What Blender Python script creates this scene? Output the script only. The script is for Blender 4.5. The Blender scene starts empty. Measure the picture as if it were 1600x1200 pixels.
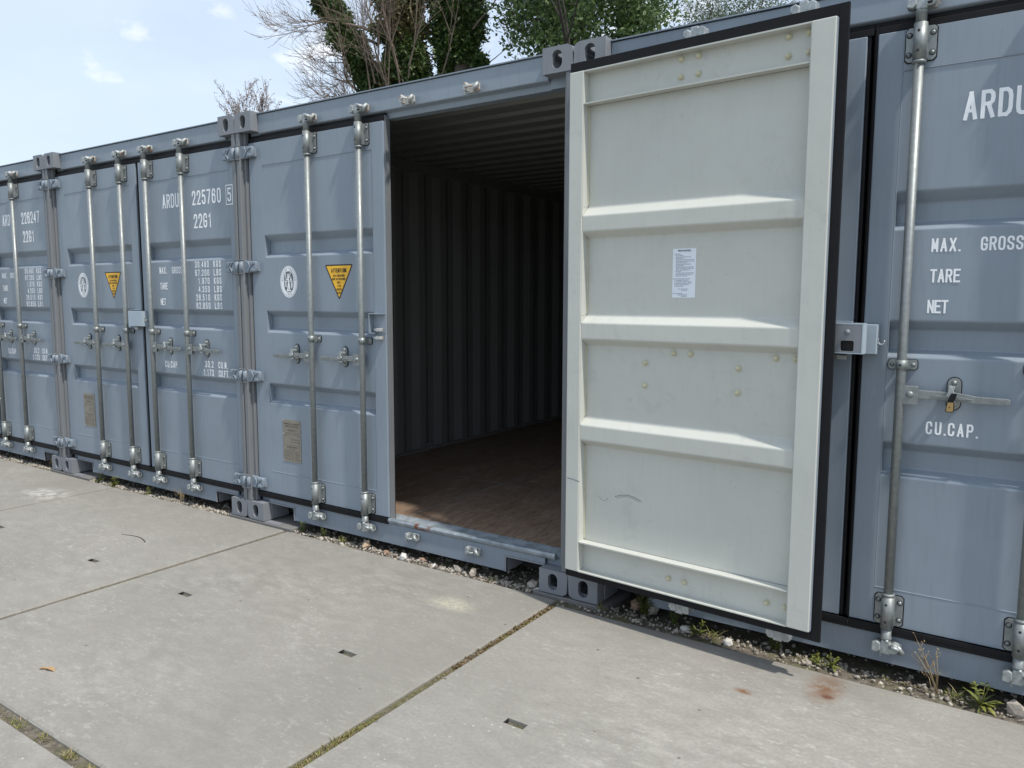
import bpy, bmesh, math, random
from mathutils import Vector, Matrix, noise

# ------------------------------------------------------------------ camera, light, exposure
S = bpy.context.scene
COL = S.collection
R_ = math.radians
cam = bpy.data.cameras.new('camera')
camo = bpy.data.objects.new('camera', cam); COL.objects.link(camo)
cam.sensor_width = 36.0; cam.lens = 36.0*1205.97/1600
cam.clip_start = 0.05; cam.clip_end = 2000
rr = Vector((0.8281618, 0.5604836, 0.00248519)); uu = Vector((-0.06296242, 0.08862456, 0.99407315)); ff = Vector((-0.55694144, 0.82340988, -0.10868488))
m = Matrix(((rr.x, uu.x, -ff.x, 1.8013), (rr.y, uu.y, -ff.y, -3.1499), (rr.z, uu.z, -ff.z, 1.4394), (0, 0, 0, 1)))
camo.matrix_world = m
S.camera = camo

SUN = Vector((3.6, -.95, 6.3)).normalized()          # direction towards the sun
el = math.asin(SUN.z); az = math.atan2(SUN.x, SUN.y)
w = bpy.data.worlds.new('World'); S.world = w; w.use_nodes = True
nt = w.node_tree; nt.nodes.clear()
def nd(t, ty, **k):
    n = t.nodes.new(ty)
    for a, b in k.items(): setattr(n, a, b)
    return n
out = nd(nt, 'ShaderNodeOutputWorld'); bg = nd(nt, 'ShaderNodeBackground')
sky = nd(nt, 'ShaderNodeTexSky', sky_type='NISHITA', sun_disc=False, sun_elevation=el, sun_rotation=az, air_density=1.0, dust_density=1.6, ozone_density=1.0)
tc = nd(nt, 'ShaderNodeTexCoord')
mp = nd(nt, 'ShaderNodeMapping'); mp.inputs['Scale'].default_value = (1.0, 1.0, 2.6); mp.inputs['Rotation'].default_value = (0.25, 0.1, 0.6)
n1 = nd(nt, 'ShaderNodeTexNoise'); n1.inputs['Scale'].default_value = 2.1; n1.inputs['Detail'].default_value = 6; n1.inputs['Roughness'].default_value = .5
r1 = nd(nt, 'ShaderNodeMapRange'); r1.inputs[1].default_value = .34; r1.inputs[2].default_value = .72; r1.inputs[3].default_value = .56; r1.inputs[4].default_value = .92
n2 = nd(nt, 'ShaderNodeTexNoise'); n2.inputs['Scale'].default_value = 7.0; n2.inputs['Detail'].default_value = 7; n2.inputs['Roughness'].default_value = .55
mp2 = nd(nt, 'ShaderNodeMapping'); mp2.inputs['Scale'].default_value = (1.0, 1.0, 2.0); mp2.inputs['Location'].default_value = (3.1, 1.7, .4)
r2 = nd(nt, 'ShaderNodeMapRange'); r2.inputs[1].default_value = .58; r2.inputs[2].default_value = .70; r2.inputs[3].default_value = 0; r2.inputs[4].default_value = .75
mx = nd(nt, 'ShaderNodeMix', data_type='RGBA'); mx2 = nd(nt, 'ShaderNodeMix', data_type='RGBA')
CLOUD = (5.7, 6.65, 7.9, 1)
mx.inputs[7].default_value = CLOUD; mx2.inputs[7].default_value = (8.0, 8.05, 8.2, 1)
L = nt.links.new
L(tc.outputs['Generated'], mp.inputs[0]); L(mp.outputs[0], n1.inputs[0]); L(n1.outputs[0], r1.inputs[0])
L(tc.outputs['Generated'], mp2.inputs[0]); L(mp2.outputs[0], n2.inputs[0]); L(n2.outputs[0], r2.inputs[0])
L(r1.outputs[0], mx.inputs[0]); L(sky.outputs[0], mx.inputs[6]); L(mx.outputs[2], mx2.inputs[6]); L(r2.outputs[0], mx2.inputs[0])
L(mx2.outputs[2], bg.inputs[0]); bg.inputs[1].default_value = 0.10; L(bg.outputs[0], out.inputs[0])
sl = bpy.data.lights.new('sun', 'SUN'); sl.energy = 2.75; sl.angle = R_(2.2); sl.color = (1, .95, .87)
so = bpy.data.objects.new('sun', sl); COL.objects.link(so); so.rotation_euler = SUN.to_track_quat('Z', 'Y').to_euler(); so.location = (8, -4, 14)
S.view_settings.view_transform = 'Standard'; S.view_settings.look = 'None'; S.view_settings.gamma = 1; S.view_settings.exposure = 0.60
S.view_settings.use_curve_mapping = False
S.cycles.use_denoising = True; S.cycles.max_bounces = 8; S.cycles.diffuse_bounces = 4

# ------------------------------------------------------------------ materials
MATS = {}
class NT:
    def __init__(s, name):
        s.m = bpy.data.materials.new(name); s.m.use_nodes = True; s.t = s.m.node_tree
        s.b = s.t.nodes['Principled BSDF']; MATS[name] = s.m
        g = s.t.nodes.new('ShaderNodeNewGeometry'); s.pos = g.outputs['Position']; s.geo = g
    def n(s, ty, **k): return nd(s.t, ty, **k)
    def l(s, a, b): s.t.links.new(a, b)
    def map(s, scale=(1, 1, 1), rot=(0, 0, 0), loc=(0, 0, 0), src=None):
        q = s.n('ShaderNodeMapping'); q.inputs['Scale'].default_value = scale; q.inputs['Rotation'].default_value = rot; q.inputs['Location'].default_value = loc
        s.l(src or s.pos, q.inputs[0]); return q.outputs[0]
    def noise(s, scale, detail=4, rough=.55, src=None, dist=0):
        q = s.n('ShaderNodeTexNoise'); q.inputs['Scale'].default_value = scale; q.inputs['Detail'].default_value = detail; q.inputs['Roughness'].default_value = rough; q.inputs['Distortion'].default_value = dist
        s.l(src or s.pos, q.inputs[0]); return q.outputs[0]
    def rng(s, v, a, b, c=0, d=1):
        q = s.n('ShaderNodeMapRange'); q.inputs[1].default_value = a; q.inputs[2].default_value = b; q.inputs[3].default_value = c; q.inputs[4].default_value = d
        s.l(v, q.inputs[0]); return q.outputs[0]
    def mix(s, f, a, b, bt='MIX'):
        q = s.n('ShaderNodeMix', data_type='RGBA', blend_type=bt)
        for i, v in ((0, f), (6, a), (7, b)):
            if hasattr(v, 'links'): s.l(v, q.inputs[i])
            else: q.inputs[i].default_value = v if i == 0 else (*v, 1)[:4]
        return q.outputs[2]
    def mul(s, a, b, op='MULTIPLY'):
        q = s.n('ShaderNodeMath', operation=op)
        for i, v in ((0, a), (1, b)):
            if hasattr(v, 'links'): s.l(v, q.inputs[i])
            else: q.inputs[i].default_value = v
        return q.outputs[0]
    def col(s, v):
        if hasattr(v, 'links'): s.l(v, s.b.inputs['Base Color'])
        else: s.b.inputs['Base Color'].default_value = (*v, 1)
    def rough(s, v):
        if hasattr(v, 'links'): s.l(v, s.b.inputs['Roughness'])
        else: s.b.inputs['Roughness'].default_value = v
    def metal(s, v): s.b.inputs['Metallic'].default_value = v
    def bump(s, h, st, d=.002):
        q = s.n('ShaderNodeBump'); q.inputs['Strength'].default_value = st; q.inputs['Distance'].default_value = d
        s.l(h, q.inputs['Height']); s.l(q.outputs[0], s.b.inputs['Normal'])
    def spot(s, x, y, rx, ry, rot=0, soft=.5):
        # round stain mask at a place of the slab (world metres)
        v = s.map((1, 1, 1), (0, 0, 0), (-x, -y, 0)); v = s.map((1/rx, 1/ry, 0), (0, 0, rot), (0, 0, 0), v)
        q = s.n('ShaderNodeVectorMath', operation='LENGTH'); s.l(v, q.inputs[0])
        return s.rng(q.outputs['Value'], 1.0, 1.0-soft, 0, 1)

def simple(name, c, rough=.5, metal=0.0, var=.15, scale=30):
    t = NT(name); f = t.noise(scale, 3)
    d = tuple(x*(1-var) for x in c); e = tuple(min(1, x*(1+var)) for x in c)
    t.col(t.mix(f, d, e)); t.rough(rough); t.metal(metal); return t

def paint(name, c, streak=.35, rough=.37, dirt=(.16, .15, .13)):
    t = NT(name)
    a = t.noise(1.7, 5); b = t.noise(9.0, 4, src=t.map((6, 6, .55)))
    e = t.mix(t.rng(a, .3, .7), tuple(x*.93 for x in c), tuple(min(1, x*1.05) for x in c))
    e = t.mix(t.mul(t.rng(b, .5, .78), streak), e, tuple(x*.66+.02 for x in c))
    g = t.noise(38.0, 3, .6); e = t.mix(t.rng(g, .66, .78, 0, .30), e, dirt)
    sc = t.noise(16.0, 2, .5, src=t.map((1, 1, 14), (0, .6, 0))); e = t.mix(t.rng(sc, .74, .80, 0, .35), e, tuple(min(1, x*1.5) for x in c))
    t.col(e); t.rough(t.rng(t.noise(5.0, 4), .3, .7, rough-.06, rough+.12))
    t.bump(t.noise(2.6, 2, .4), .16, .03)
    t.b.inputs['Specular IOR Level'].default_value = .5
    return t
BLUE = (.230, .274, .322)
paint('box_paint', (.36, .43, .49), .15, .4)
paint('paint', BLUE)
paint('post_paint', (.165, .175, .185), .45, .5)
paint('cast_paint', (.20, .212, .232), .4, .55)
t = paint('inner_paint', (.51, .520, .478), .13, .42, (.25, .26, .25))
_src = t.b.inputs['Base Color'].links[0].from_socket
_sm = t.mul(t.rng(t.noise(14.0, 5, .7, dist=.6), .52, .66), t.rng(t.noise(2.2, 3, .5), .42, .62)); _c = t.mix(t.mul(_sm, .26), _src, (.30, .31, .28))
_st = t.noise(30.0, 3, .6, src=t.map((1, 1, 5), (0, .5, 0))); _c = t.mix(t.rng(_st, .72, .78, 0, .3), _c, (.26, .26, .24)); t.col(_c)
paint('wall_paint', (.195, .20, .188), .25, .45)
simple('bolt_paint', (.55, .52, .37), .5)
t = NT('galv'); a = t.noise(55, 3, .6); b = t.noise(7, 4)
t.col(t.mix(t.rng(a, .35, .65), (.222, .240, .240), (.272, .293, .292))); t.rough(t.rng(b, .3, .7, .40, .60)); t.metal(.55)
t = NT('cast_galv'); a = t.noise(40, 3); t.col(t.mix(t.rng(a, .35, .65), (.27, .29, .295), (.42, .45, .45))); t.rough(.45); t.metal(.4)
t = NT('rust_galv'); a = t.noise(45, 4); t.col(t.mix(t.rng(a, .50, .66), (.46, .48, .47), (.33, .20, .12))); t.rough(.6); t.metal(.25)
t = simple('rubber', (.010, .010, .0115), .6, 0, .3, 18); t.b.inputs['Specular IOR Level'].default_value = .2
simple('dark', (.012, .012, .012), .7)
simple('letter', (.84, .86, .88), .45, 0, .04, 60)
simple('yellow', (.85, .47, .03), .4, 0, .05)
simple('black_print', (.02, .017, .012), .5)
simple('grey_print', (.10, .11, .125), .5)
simple('sticker', (.74, .79, .85), .4, 0, .03)
simple('ink', (.16, .18, .22), .6)
t = simple('plate', (.27, .245, .205), .42, .35, .12, 40)
simple('plate_ink', (.085, .07, .055), .5)
simple('brass', (.42, .28, .12), .45, .7)
# plywood
t = NT('plywood'); a = t.noise(3.0, 6, .6, src=t.map((2.0, .5, 1)), dist=1.4); b = t.noise(26, 4, .6, src=t.map((3.2, .5, 1), (0, 0, .12)))
e = t.mix(t.rng(a, .3, .7), (.215, .140, .092), (.335, .250, .185)); e = t.mix(t.rng(b, .42, .66, 0, .75), e, (.13, .080, .052))
sp = t.noise(9, 4, .6); e = t.mix(t.rng(sp, .62, .72, 0, .5), e, (.42, .35, .28)); t.col(e); t.rough(.55); t.bump(b, .2, .002)
# sill with worn lip
t = paint('sill_paint', (.20, .24, .285), .4, .5)
t = NT('worn'); a = t.noise(13, 5, .65); c1 = t.mix(t.rng(a, .36, .6), (.36, .40, .43), (.20, .235, .26)); r = t.noise(8, 6, .7)
c1 = t.mix(t.rng(r, .60, .66), c1, (.17, .065, .03)); t.col(c1); t.rough(.42); t.metal(.2)
# concrete
t = NT('concrete')
a = t.noise(.9, 5, .6); b = t.noise(7.5, 6, .62, src=t.map((1, 1.9, 1), (0, 0, .5))); c = t.noise(75, 3, .6); d = t.noise(24, 5, .65, src=t.map((1, 2.2, 1), (0, 0, .35)))
e = t.mix(t.rng(a, .3, .7), (.225, .215, .190), (.300, .288, .258))
e = t.mix(t.mul(t.rng(b, .40, .66, 0, .9), t.rng(t.noise(1.15, 3, .5, src=t.map((1, 1, 1), (0, 0, 0), (4, 7, 0))), .34, .62, .25, 1)), e, (.365, .352, .318))
e = t.mix(t.rng(t.noise(1.7, 4), .45, .7, 0, .5), e, (.305, .28, .258))
msk = t.rng(t.noise(2.3, 4, .6, src=t.map((1, 1, 1), (0, 0, 0), (9, 2, 0))), .40, .60)
e = t.mix(t.mul(t.rng(d, .54, .68, 0, .6), msk), e, (.50, .49, .455))
gr_ = t.rng(t.noise(.75, 3, .5, src=t.map((1, 1, 1), (0, 0, 0), (2, 5, 0))), .38, .62); e = t.mix(t.mul(gr_, .45), e, (.235, .226, .202))
e = t.mix(t.rng(d, .36, .26, 0, .55), e, (.185, .178, .162))
e = t.mix(t.rng(c, .35, .65, 0, .30), e, (.17, .165, .155))
v = t.n('ShaderNodeTexVoronoi'); v.inputs['Scale'].default_value = 26; t.l(t.map((1, 1.5, 1), (0, 0, .6)), v.inputs[0])
e = t.mix(t.mul(t.rng(v.outputs['Distance'], .16, .07, 0, .7), t.rng(t.noise(3.4, 4, .65, src=t.map((1, 1, 1), (0, 0, 0), (1, 8, 0))), .50, .66)), e, (.58, .57, .53))
v2 = t.n('ShaderNodeTexVoronoi'); v2.inputs['Scale'].default_value = 5.0; t.l(t.pos, v2.inputs[0])
e = t.mix(t.rng(v2.outputs['Distance'], .045, .02, 0, .8), e, (.07, .065, .06))
# rust stains, scuffs and pale patches that lie on these slabs
for (x, y, rx, ry, ro) in ((1.232, -.185, .085, .17, -.35), (.985, -.395, .05, .03, 0)):
    k = t.mul(t.spot(x, y, rx, ry, ro, .85), t.rng(t.noise(22, 5, .65), .30, .52)); e = t.mix(t.mul(k, .97), e, (.165, .072, .026))
e = t.mix(t.mul(t.spot(1.252, -.262, .03, .022, 0, .6), .95), e, (.12, .042, .02))
k = t.mul(t.spot(-.43, -.36, .16, .09, .4, .8), t.rng(t.noise(40, 4, .7), .36, .55)); e = t.mix(t.mul(k, .8), e, (.56, .52, .40))
k = t.mul(t.spot(-4.25, -.42, .30, .16, .2, .7), t.rng(t.noise(14, 5, .7), .42, .56)); e = t.mix(t.mul(k, .6), e, (.62, .60, .57))
# darker mottled band towards the back edge of the slabs
sx = t.n('ShaderNodeSeparateXYZ'); t.l(t.pos, sx.inputs[0])
ed = t.mul(t.rng(sx.outputs[1], -.55, -.02), t.rng(t.noise(3.0, 5, .6), .3, .62)); e = t.mix(t.mul(ed, .55), e, (.20, .188, .162))
oi = t.n('ShaderNodeObjectInfo'); e = t.mix(t.rng(oi.outputs['Random'], 0, 1, 0, .22), e, (.20, .19, .165)); t.col(e); t.rough(.9); t.b.inputs['Specular IOR Level'].default_value = .25
hb = t.mul(t.mul(d, .6), t.mul(c, .5), 'ADD'); t.bump(hb, .5, .006)
t = NT('soil'); a = t.noise(34, 6, .7); b = t.noise(5, 4); e = t.mix(t.rng(a, .35, .68), (.055, .045, .034), (.20, .175, .14)); e = t.mix(t.rng(b, .5, .68, 0, .75), e, (.10, .105, .03)); t.col(e); t.rough(.95); t.bump(a, .9, .01)
t = NT('field'); a = t.noise(.4, 6); e = t.mix(t.rng(a, .35, .65), (.13, .125, .09), (.07, .10, .04)); t.col(e); t.rough(.95)
def stone(name, c1, c2):
    t = NT(name); a = t.noise(60, 4); oi = t.n('ShaderNodeObjectInfo'); g = t.n('ShaderNodeNewGeometry')
    e = t.mix(g.outputs['Random Per Island'], c1, c2); e = t.mix(t.rng(a, .4, .7, 0, .5), e, tuple(x*.6 for x in c1)); t.col(e); t.rough(.9); t.bump(a, .6, .004)
stone('stone', (.20, .17, .135), (.52, .475, .41)); stone('white_stone', (.52, .50, .46), (.62, .60, .56)); stone('tan_stone', (.38, .28, .19), (.44, .33, .24)); stone('brown_stone', (.26, .17, .12), (.34, .23, .17))
def leafmat(name, c1, c2, tr=.25):
    t = NT(name); g = t.geo; e = t.mix(g.outputs['Random Per Island'], c1, c2); t.col(e); t.rough(.55)
    tn = t.n('ShaderNodeBsdfTranslucent'); t.l(e, tn.inputs[0]); ms = t.n('ShaderNodeMixShader'); ms.inputs[0].default_value = tr
    o = t.t.nodes['Material Output']; t.l(t.b.outputs[0], ms.inputs[1]); t.l(tn.outputs[0], ms.inputs[2]); t.l(ms.outputs[0], o.inputs[0])
leafmat('ivy', (.024, .062, .016), (.10, .145, .036)); leafmat('ivy_brown', (.07, .068, .024), (.15, .115, .045))
leafmat('willow_leaf', (.045, .098, .032), (.17, .245, .085), .35); leafmat('pale_leaf', (.09, .13, .07), (.17, .21, .12))
leafmat('weed_green', (.12, .155, .03), (.26, .26, .055)); leafmat('weed_dark', (.05, .075, .02), (.12, .135, .035)); leafmat('weed_dry', (.28, .20, .11), (.42, .33, .2)); leafmat('moss', (.10, .10, .022), (.20, .165, .05))
leafmat('dead', (.42, .25, .11), (.52, .36, .20)); leafmat('litter', (.11, .055, .028), (.19, .11, .06)); leafmat('seed', (.30, .25, .25), (.42, .36, .36))
simple('bark', (.105, .082, .068), .9, 0, .35, 9); simple('twig', (.19, .145, .115), .9, 0, .3, 5); simple('dark_bark', (.04, .033, .028), .9, 0, .3, 9)
simple('pad_mat', (.17, .165, .16), .8, 0, .2, 14)
M = MATS

# ------------------------------------------------------------------ mesh helpers
class MB:
    def __init__(s): s.v = []; s.f = []; s.mi = []; s.sm = []; s.mats = []
    def mat(s, name):
        if name not in s.mats: s.mats.append(name)
        return s.mats.index(name)
    def add(s, vs, fs, mat, smooth=False):
        o = len(s.v); s.v += [tuple(x) for x in vs]; k = s.mat(mat)
        for q in fs: s.f.append(tuple(i+o for i in q)); s.mi.append(k); s.sm.append(smooth)
    def box(s, x0, x1, y0, y1, z0, z1, mat, c=0.0):
        if c <= 0:
            vs = [(x, y, z) for z in (z0, z1) for y in (y0, y1) for x in (x0, x1)]
            s.add(vs, [(0, 2, 3, 1), (4, 5, 7, 6), (0, 1, 5, 4), (2, 6, 7, 3), (0, 4, 6, 2), (1, 3, 7, 5)], mat)
        else:   # chamfered box
            bm = bmesh.new(); bmesh.ops.create_cube(bm, size=1)
            for v in bm.verts: v.co = Vector(((x0+x1)/2+v.co.x*(x1-x0), (y0+y1)/2+v.co.y*(y1-y0), (z0+z1)/2+v.co.z*(z1-z0)))
            bmesh.ops.bevel(bm, geom=list(bm.edges), offset=c, segments=2, affect='EDGES', profile=.5)
            s.frombm(bm, mat, False)
    def frombm(s, bm, mat, smooth=True):
        bm.verts.index_update(); s.add([v.co for v in bm.verts], [[v.index for v in f.verts] for f in bm.faces], mat, smooth); bm.free()
    def prism(s, pts, a0, a1, mat, axis='y', c=0.0, smooth=False):
        # polygon pts (u,v) extruded; axis y: u=x v=z ; axis z: u=x v=y ; axis x: u=y v=z
        n = len(pts)
        P = {'y': lambda u, v, a: (u, a, v), 'z': lambda u, v, a: (u, v, a), 'x': lambda u, v, a: (a, u, v)}[axis]
        bm = bmesh.new(); A = [bm.verts.new(P(u, v, a0)) for u, v in pts]; B = [bm.verts.new(P(u, v, a1)) for u, v in pts]
        bm.faces.new(A); bm.faces.new(B[::-1])
        for i in range(n): bm.faces.new((A[i], B[i], B[(i+1) % n], A[(i+1) % n]))
        bmesh.ops.recalc_face_normals(bm, faces=list(bm.faces))
        if c > 0: bmesh.ops.bevel(bm, geom=[e for e in bm.edges if e.calc_face_angle(0) > .6], offset=c, segments=2, affect='EDGES', profile=.5)
        s.frombm(bm, mat, smooth)
    def tube(s, path, rad, mat, n=12, cap=True):
        path = [Vector(p) for p in path]; rad = rad if isinstance(rad, (list, tuple)) else [rad]*len(path)
        vs = []; fs = []; up = None
        for i, p in enumerate(path):
            d = (path[min(i+1, len(path)-1)]-path[max(i-1, 0)])
            if d.length < 1e-9: d = Vector((0, 0, 1))
            d.normalize()
            if up is None: up = Vector((1, 0, 0)) if abs(d.x) < .8 else Vector((0, 1, 0))
            a = (up-d*up.dot(d)).normalized(); b = d.cross(a); up = a
            for k in range(n):
                t = 2*math.pi*k/n; vs.append(p+(a*math.cos(t)+b*math.sin(t))*rad[i])
        for i in range(len(path)-1):
            for k in range(n): fs.append((i*n+k, i*n+(k+1) % n, (i+1)*n+(k+1) % n, (i+1)*n+k))
        s.add(vs, fs, mat, True)
        if cap and n > 3:
            o = len(s.v)-len(vs); k = s.mat(mat)
            s.f += [tuple(range(o+n-1, o-1, -1)), tuple(range(o+(len(path)-1)*n, o+len(path)*n))]; s.mi += [k, k]; s.sm += [False, False]
    def cyl(s, x, y, z0, z1, r, mat, n=16): s.tube([(x, y, z0), (x, y, z1)], r, mat, n)
    def dome(s, c, d, r, h, mat, n=10):
        # bolt head: low dome at c standing out along d
        c = Vector(c); d = Vector(d).normalized(); s.tube([c, c+d*h*.55, c+d*h*.88, c+d*h], [r, r*.86, r*.5, r*.05], mat, n, False)
    def ring(s, outer, inner, a0, a1, mat, axis='y'):
        # flat plate with a hole; outer and inner have the same point count
        n = len(outer); P = {'y': lambda u, v, a: (u, a, v), 'z': lambda u, v, a: (u, v, a), 'x': lambda u, v, a: (a, u, v)}[axis]
        vs = [P(*p, a0) for p in outer]+[P(*p, a0) for p in inner]+[P(*p, a1) for p in outer]+[P(*p, a1) for p in inner]; fs = []
        for i in range(n):
            j = (i+1) % n
            fs += [(i, j, n+j, n+i), (2*n+i, 3*n+i, 3*n+j, 2*n+j), (i, 2*n+i, 2*n+j, j), (n+i, n+j, 3*n+j, 3*n+i)]
        bm = bmesh.new(); V = [bm.verts.new(v) for v in vs]
        for q in fs:
            try: bm.faces.new([V[i] for i in q])
            except ValueError: pass
        bmesh.ops.recalc_face_normals(bm, faces=list(bm.faces)); s.frombm(bm, mat, False)
    def mesh(s, name, off=(0, 0, 0), mirror=None):
        me = bpy.data.meshes.new(name)
        vs = [(x-off[0], y-off[1], z-off[2]) for x, y, z in s.v]; fs = s.f
        if mirror is not None: vs = [(2*mirror-x, y, z) for x, y, z in vs]; fs = [q[::-1] for q in fs]
        me.from_pydata(vs, [], fs); me.polygons.foreach_set('material_index', s.mi); me.polygons.foreach_set('use_smooth', s.sm)
        for k in s.mats: me.materials.append(M[k])
        me.update(); return me
def link(name, data, parent=None, loc=(0, 0, 0), rz=0.0, **props):
    o = bpy.data.objects.new(name, data); COL.objects.link(o); o.location = loc; o.rotation_euler = (0, 0, rz)
    if parent: o.parent = parent
    for k, v in props.items(): o[k] = v
    return o
CACHE = {}
def cached(key, fn):
    if key not in CACHE: CACHE[key] = fn().mesh(key)
    return CACHE[key]
def oval(cx, cz, a, b, n=28, p=2.0):
    o = []
    for i in range(n):
        t = 2*math.pi*i/n+math.pi/n; c, q = math.cos(t), math.sin(t)
        o.append((cx+a*math.copysign(abs(c)**(2/p), c), cz+b*math.copysign(abs(q)**(2/p), q)))
    return o
def stadium(cx, cz, a, b, n=28):
    o = []; k = n//2
    for i in range(k): t = math.pi*i/(k-1); o.append((cx+a*math.cos(t), cz+(b-a)+a*math.sin(t)))
    for i in range(n-k): t = math.pi+math.pi*i/(n-k-1); o.append((cx+a*math.cos(t), cz-(b-a)+a*math.sin(t)))
    return o
def rect_like(inner, x0, x1, z0, z1, rad=0.0, corner=None):
    # points on a rectangle (one corner may be rounded) in the directions of the points of inner
    cx = sum(p[0] for p in inner)/len(inner); cz = sum(p[1] for p in inner)/len(inner); o = []
    crn = [math.atan2(z-cz, x-cx) for x in (x0, x1) for z in (z0, z1)]
    dirs = [math.atan2(p[1]-cz, p[0]-cx) for p in inner]
    for c in crn:   # move the nearest direction on to each corner
        i = min(range(len(dirs)), key=lambda k: abs(math.remainder(dirs[k]-c, 2*math.pi))); dirs[i] = c
    for a in dirs:
        dx, dz = math.cos(a), math.sin(a)
        t = min((x1-cx)/dx if dx > 1e-9 else 1e9, (x0-cx)/dx if dx < -1e-9 else 1e9, (z1-cz)/dz if dz > 1e-9 else 1e9, (z0-cz)/dz if dz < -1e-9 else 1e9)
        x, z = cx+dx*t, cz+dz*t
        if corner:
            qx = x1-rad if corner[0] > 0 else x0+rad; qz = z1-rad if corner[1] > 0 else z0+rad
            if (x-qx)*corner[0] > 0 and (z-qz)*corner[1] > 0:
                v = Vector((x-qx, z-qz)); v = v.normalized()*rad if v.length > 1e-6 else v; x, z = qx+v.x, qz+v.y
        o.append((x, z))
    return o

# ------------------------------------------------------------------ stroke lettering
O_ = '0,.25 .08,.07 .3,0 .7,0 .92,.07 1,.25 1,.75 .92,.93 .7,1 .3,1 .08,.93 0,.75 0,.25'
C_ = '1,.72 .93,.92 .7,1 .3,1 .07,.92 0,.75 0,.25 .07,.08 .3,0 .7,0 .93,.08 1,.28'
G = {'A': '0,0 .5,1|.5,1 1,0|.17,.3 .83,.3', 'B': '0,0 0,1 .7,1 .95,.9 .95,.62 .7,.53|.7,.53 0,.53|.7,.53 1,.42 1,.1 .72,0|.72,0 0,0', 'C': C_, 'D': '0,0 0,1 .6,1 .9,.9 1,.72 1,.28 .9,.1 .6,0|.6,0 0,0',
 'E': '1,1 0,1 0,0 1,0|0,.53 .8,.53', 'F': '1,1 0,1 0,0|0,.53 .8,.53', 'G': '1,.74 .93,.92 .7,1 .3,1 .07,.92 0,.75 0,.25 .07,.08 .3,0 .7,0 .93,.08 1,.2 1,.44 .6,.44', 'H': '0,0 0,1|1,0 1,1|0,.52 1,.52',
 'I': '.5,0 .5,1', 'K': '0,0 0,1|1,1 .05,.45|.35,.6 1,0', 'L': '0,1 0,0 1,0', 'M': '0,0 0,1|0,1 .5,.25|.5,.25 1,1|1,1 1,0', 'N': '0,0 0,1|0,1 1,0|1,0 1,1', 'O': O_, 'P': '0,0 0,1 .7,1 .95,.9 1,.75 .95,.57 .7,.47|.7,.47 0,.47',
 'R': '0,0 0,1 .7,1 .95,.9 1,.77 .95,.6 .7,.51|.7,.51 0,.51|.55,.51 1,0', 'S': '1,.77 .92,.93 .7,1 .3,1 .08,.93 0,.78 .06,.62 .94,.38 1,.22 .92,.07 .7,0 .3,0 .08,.07 0,.23', 'T': '0,1 1,1|.5,1 .5,0', 'U': '0,1 0,.25 .08,.07 .3,0 .7,0 .92,.07 1,.25 1,1',
 'V': '0,1 .5,0 1,1', 'W': '0,1 .25,0 .5,.75 .75,0 1,1', 'X': '0,0 1,1|0,1 1,0', 'Y': '0,1 .5,.45 1,1|.5,.45 .5,0', '0': O_, '1': '.2,.8 .55,1 .55,0', '2': '0,.75 .08,.93 .3,1 .7,1 .93,.92 1,.75 .95,.58 0,0 1,0',
 '3': '0,.8 .1,.95 .3,1 .7,1 .93,.92 .97,.76 .9,.6 .65,.52 .4,.52|.65,.52 .93,.43 1,.25 .93,.07 .7,0 .3,0 .08,.06 0,.2', '4': '.75,0 .75,1|.75,1 0,.28|0,.28 1,.28', '5': '.95,1 .08,1 .04,.55 .3,.62 .7,.62 .93,.52 1,.3 .93,.08 .7,0 .3,0 .07,.06 0,.2',
 '6': '.95,.8 .85,.95 .65,1 .35,1 .1,.92 0,.75 0,.25 .08,.07 .3,0 .7,0 .92,.07 1,.25 1,.38 .92,.53 .7,.6|.7,.6 .3,.6 .06,.5', '7': '0,1 1,1 .35,0', '8': '.5,.54 .15,.63 .05,.78 .15,.94 .4,1 .6,1 .85,.94 .95,.78 .85,.63 .5,.54|.5,.54 .12,.43 0,.25 .1,.06 .35,0 .65,0 .9,.06 1,.25 .88,.43 .5,.54', '9': '.05,.2 .15,.05 .35,0 .65,0 .9,.08 1,.25 1,.75 .92,.93 .7,1 .3,1 .08,.93 0,.75 0,.62 .08,.47 .3,.4|.3,.4 .7,.4 .94,.5', '-': '.1,.5 .9,.5'}
def ribbon(mb, pts, wd, y, mat, xf=lambda u, v: (u, v)):
    P = [Vector(p) for p in pts]; closed = (P[0]-P[-1]).length < 1e-7
    if closed: P = P[:-1]
    n = len(P); Lh = []; Rh = []
    for i in range(n):
        a = P[i]-P[i-1] if (i > 0 or closed) else None; b = P[(i+1) % n]-P[i] if (i < n-1 or closed) else None
        da = a.normalized() if a else b.normalized(); db = b.normalized() if b else da
        na = Vector((-da.y, da.x)); nb = Vector((-db.y, db.x)); k = (na+nb); k = k.normalized() if k.length > .2 else na
        s = min(1.6, 1/max(.3, k.dot(na))); q = P[i].copy()
        if not closed and i == 0: q -= da*wd*.5
        if not closed and i == n-1: q += da*wd*.5
        Lh.append(q+k*wd*.5*s); Rh.append(q-k*wd*.5*s)
    vs = []
    for p in Lh+Rh: u, v = xf(p.x, p.y); vs.append((u, y, v))
    fs = [(i, n+i, n+(i+1) % n, (i+1) % n) for i in range(n if closed else n-1)]
    mb.add(vs, fs, mat)
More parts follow.
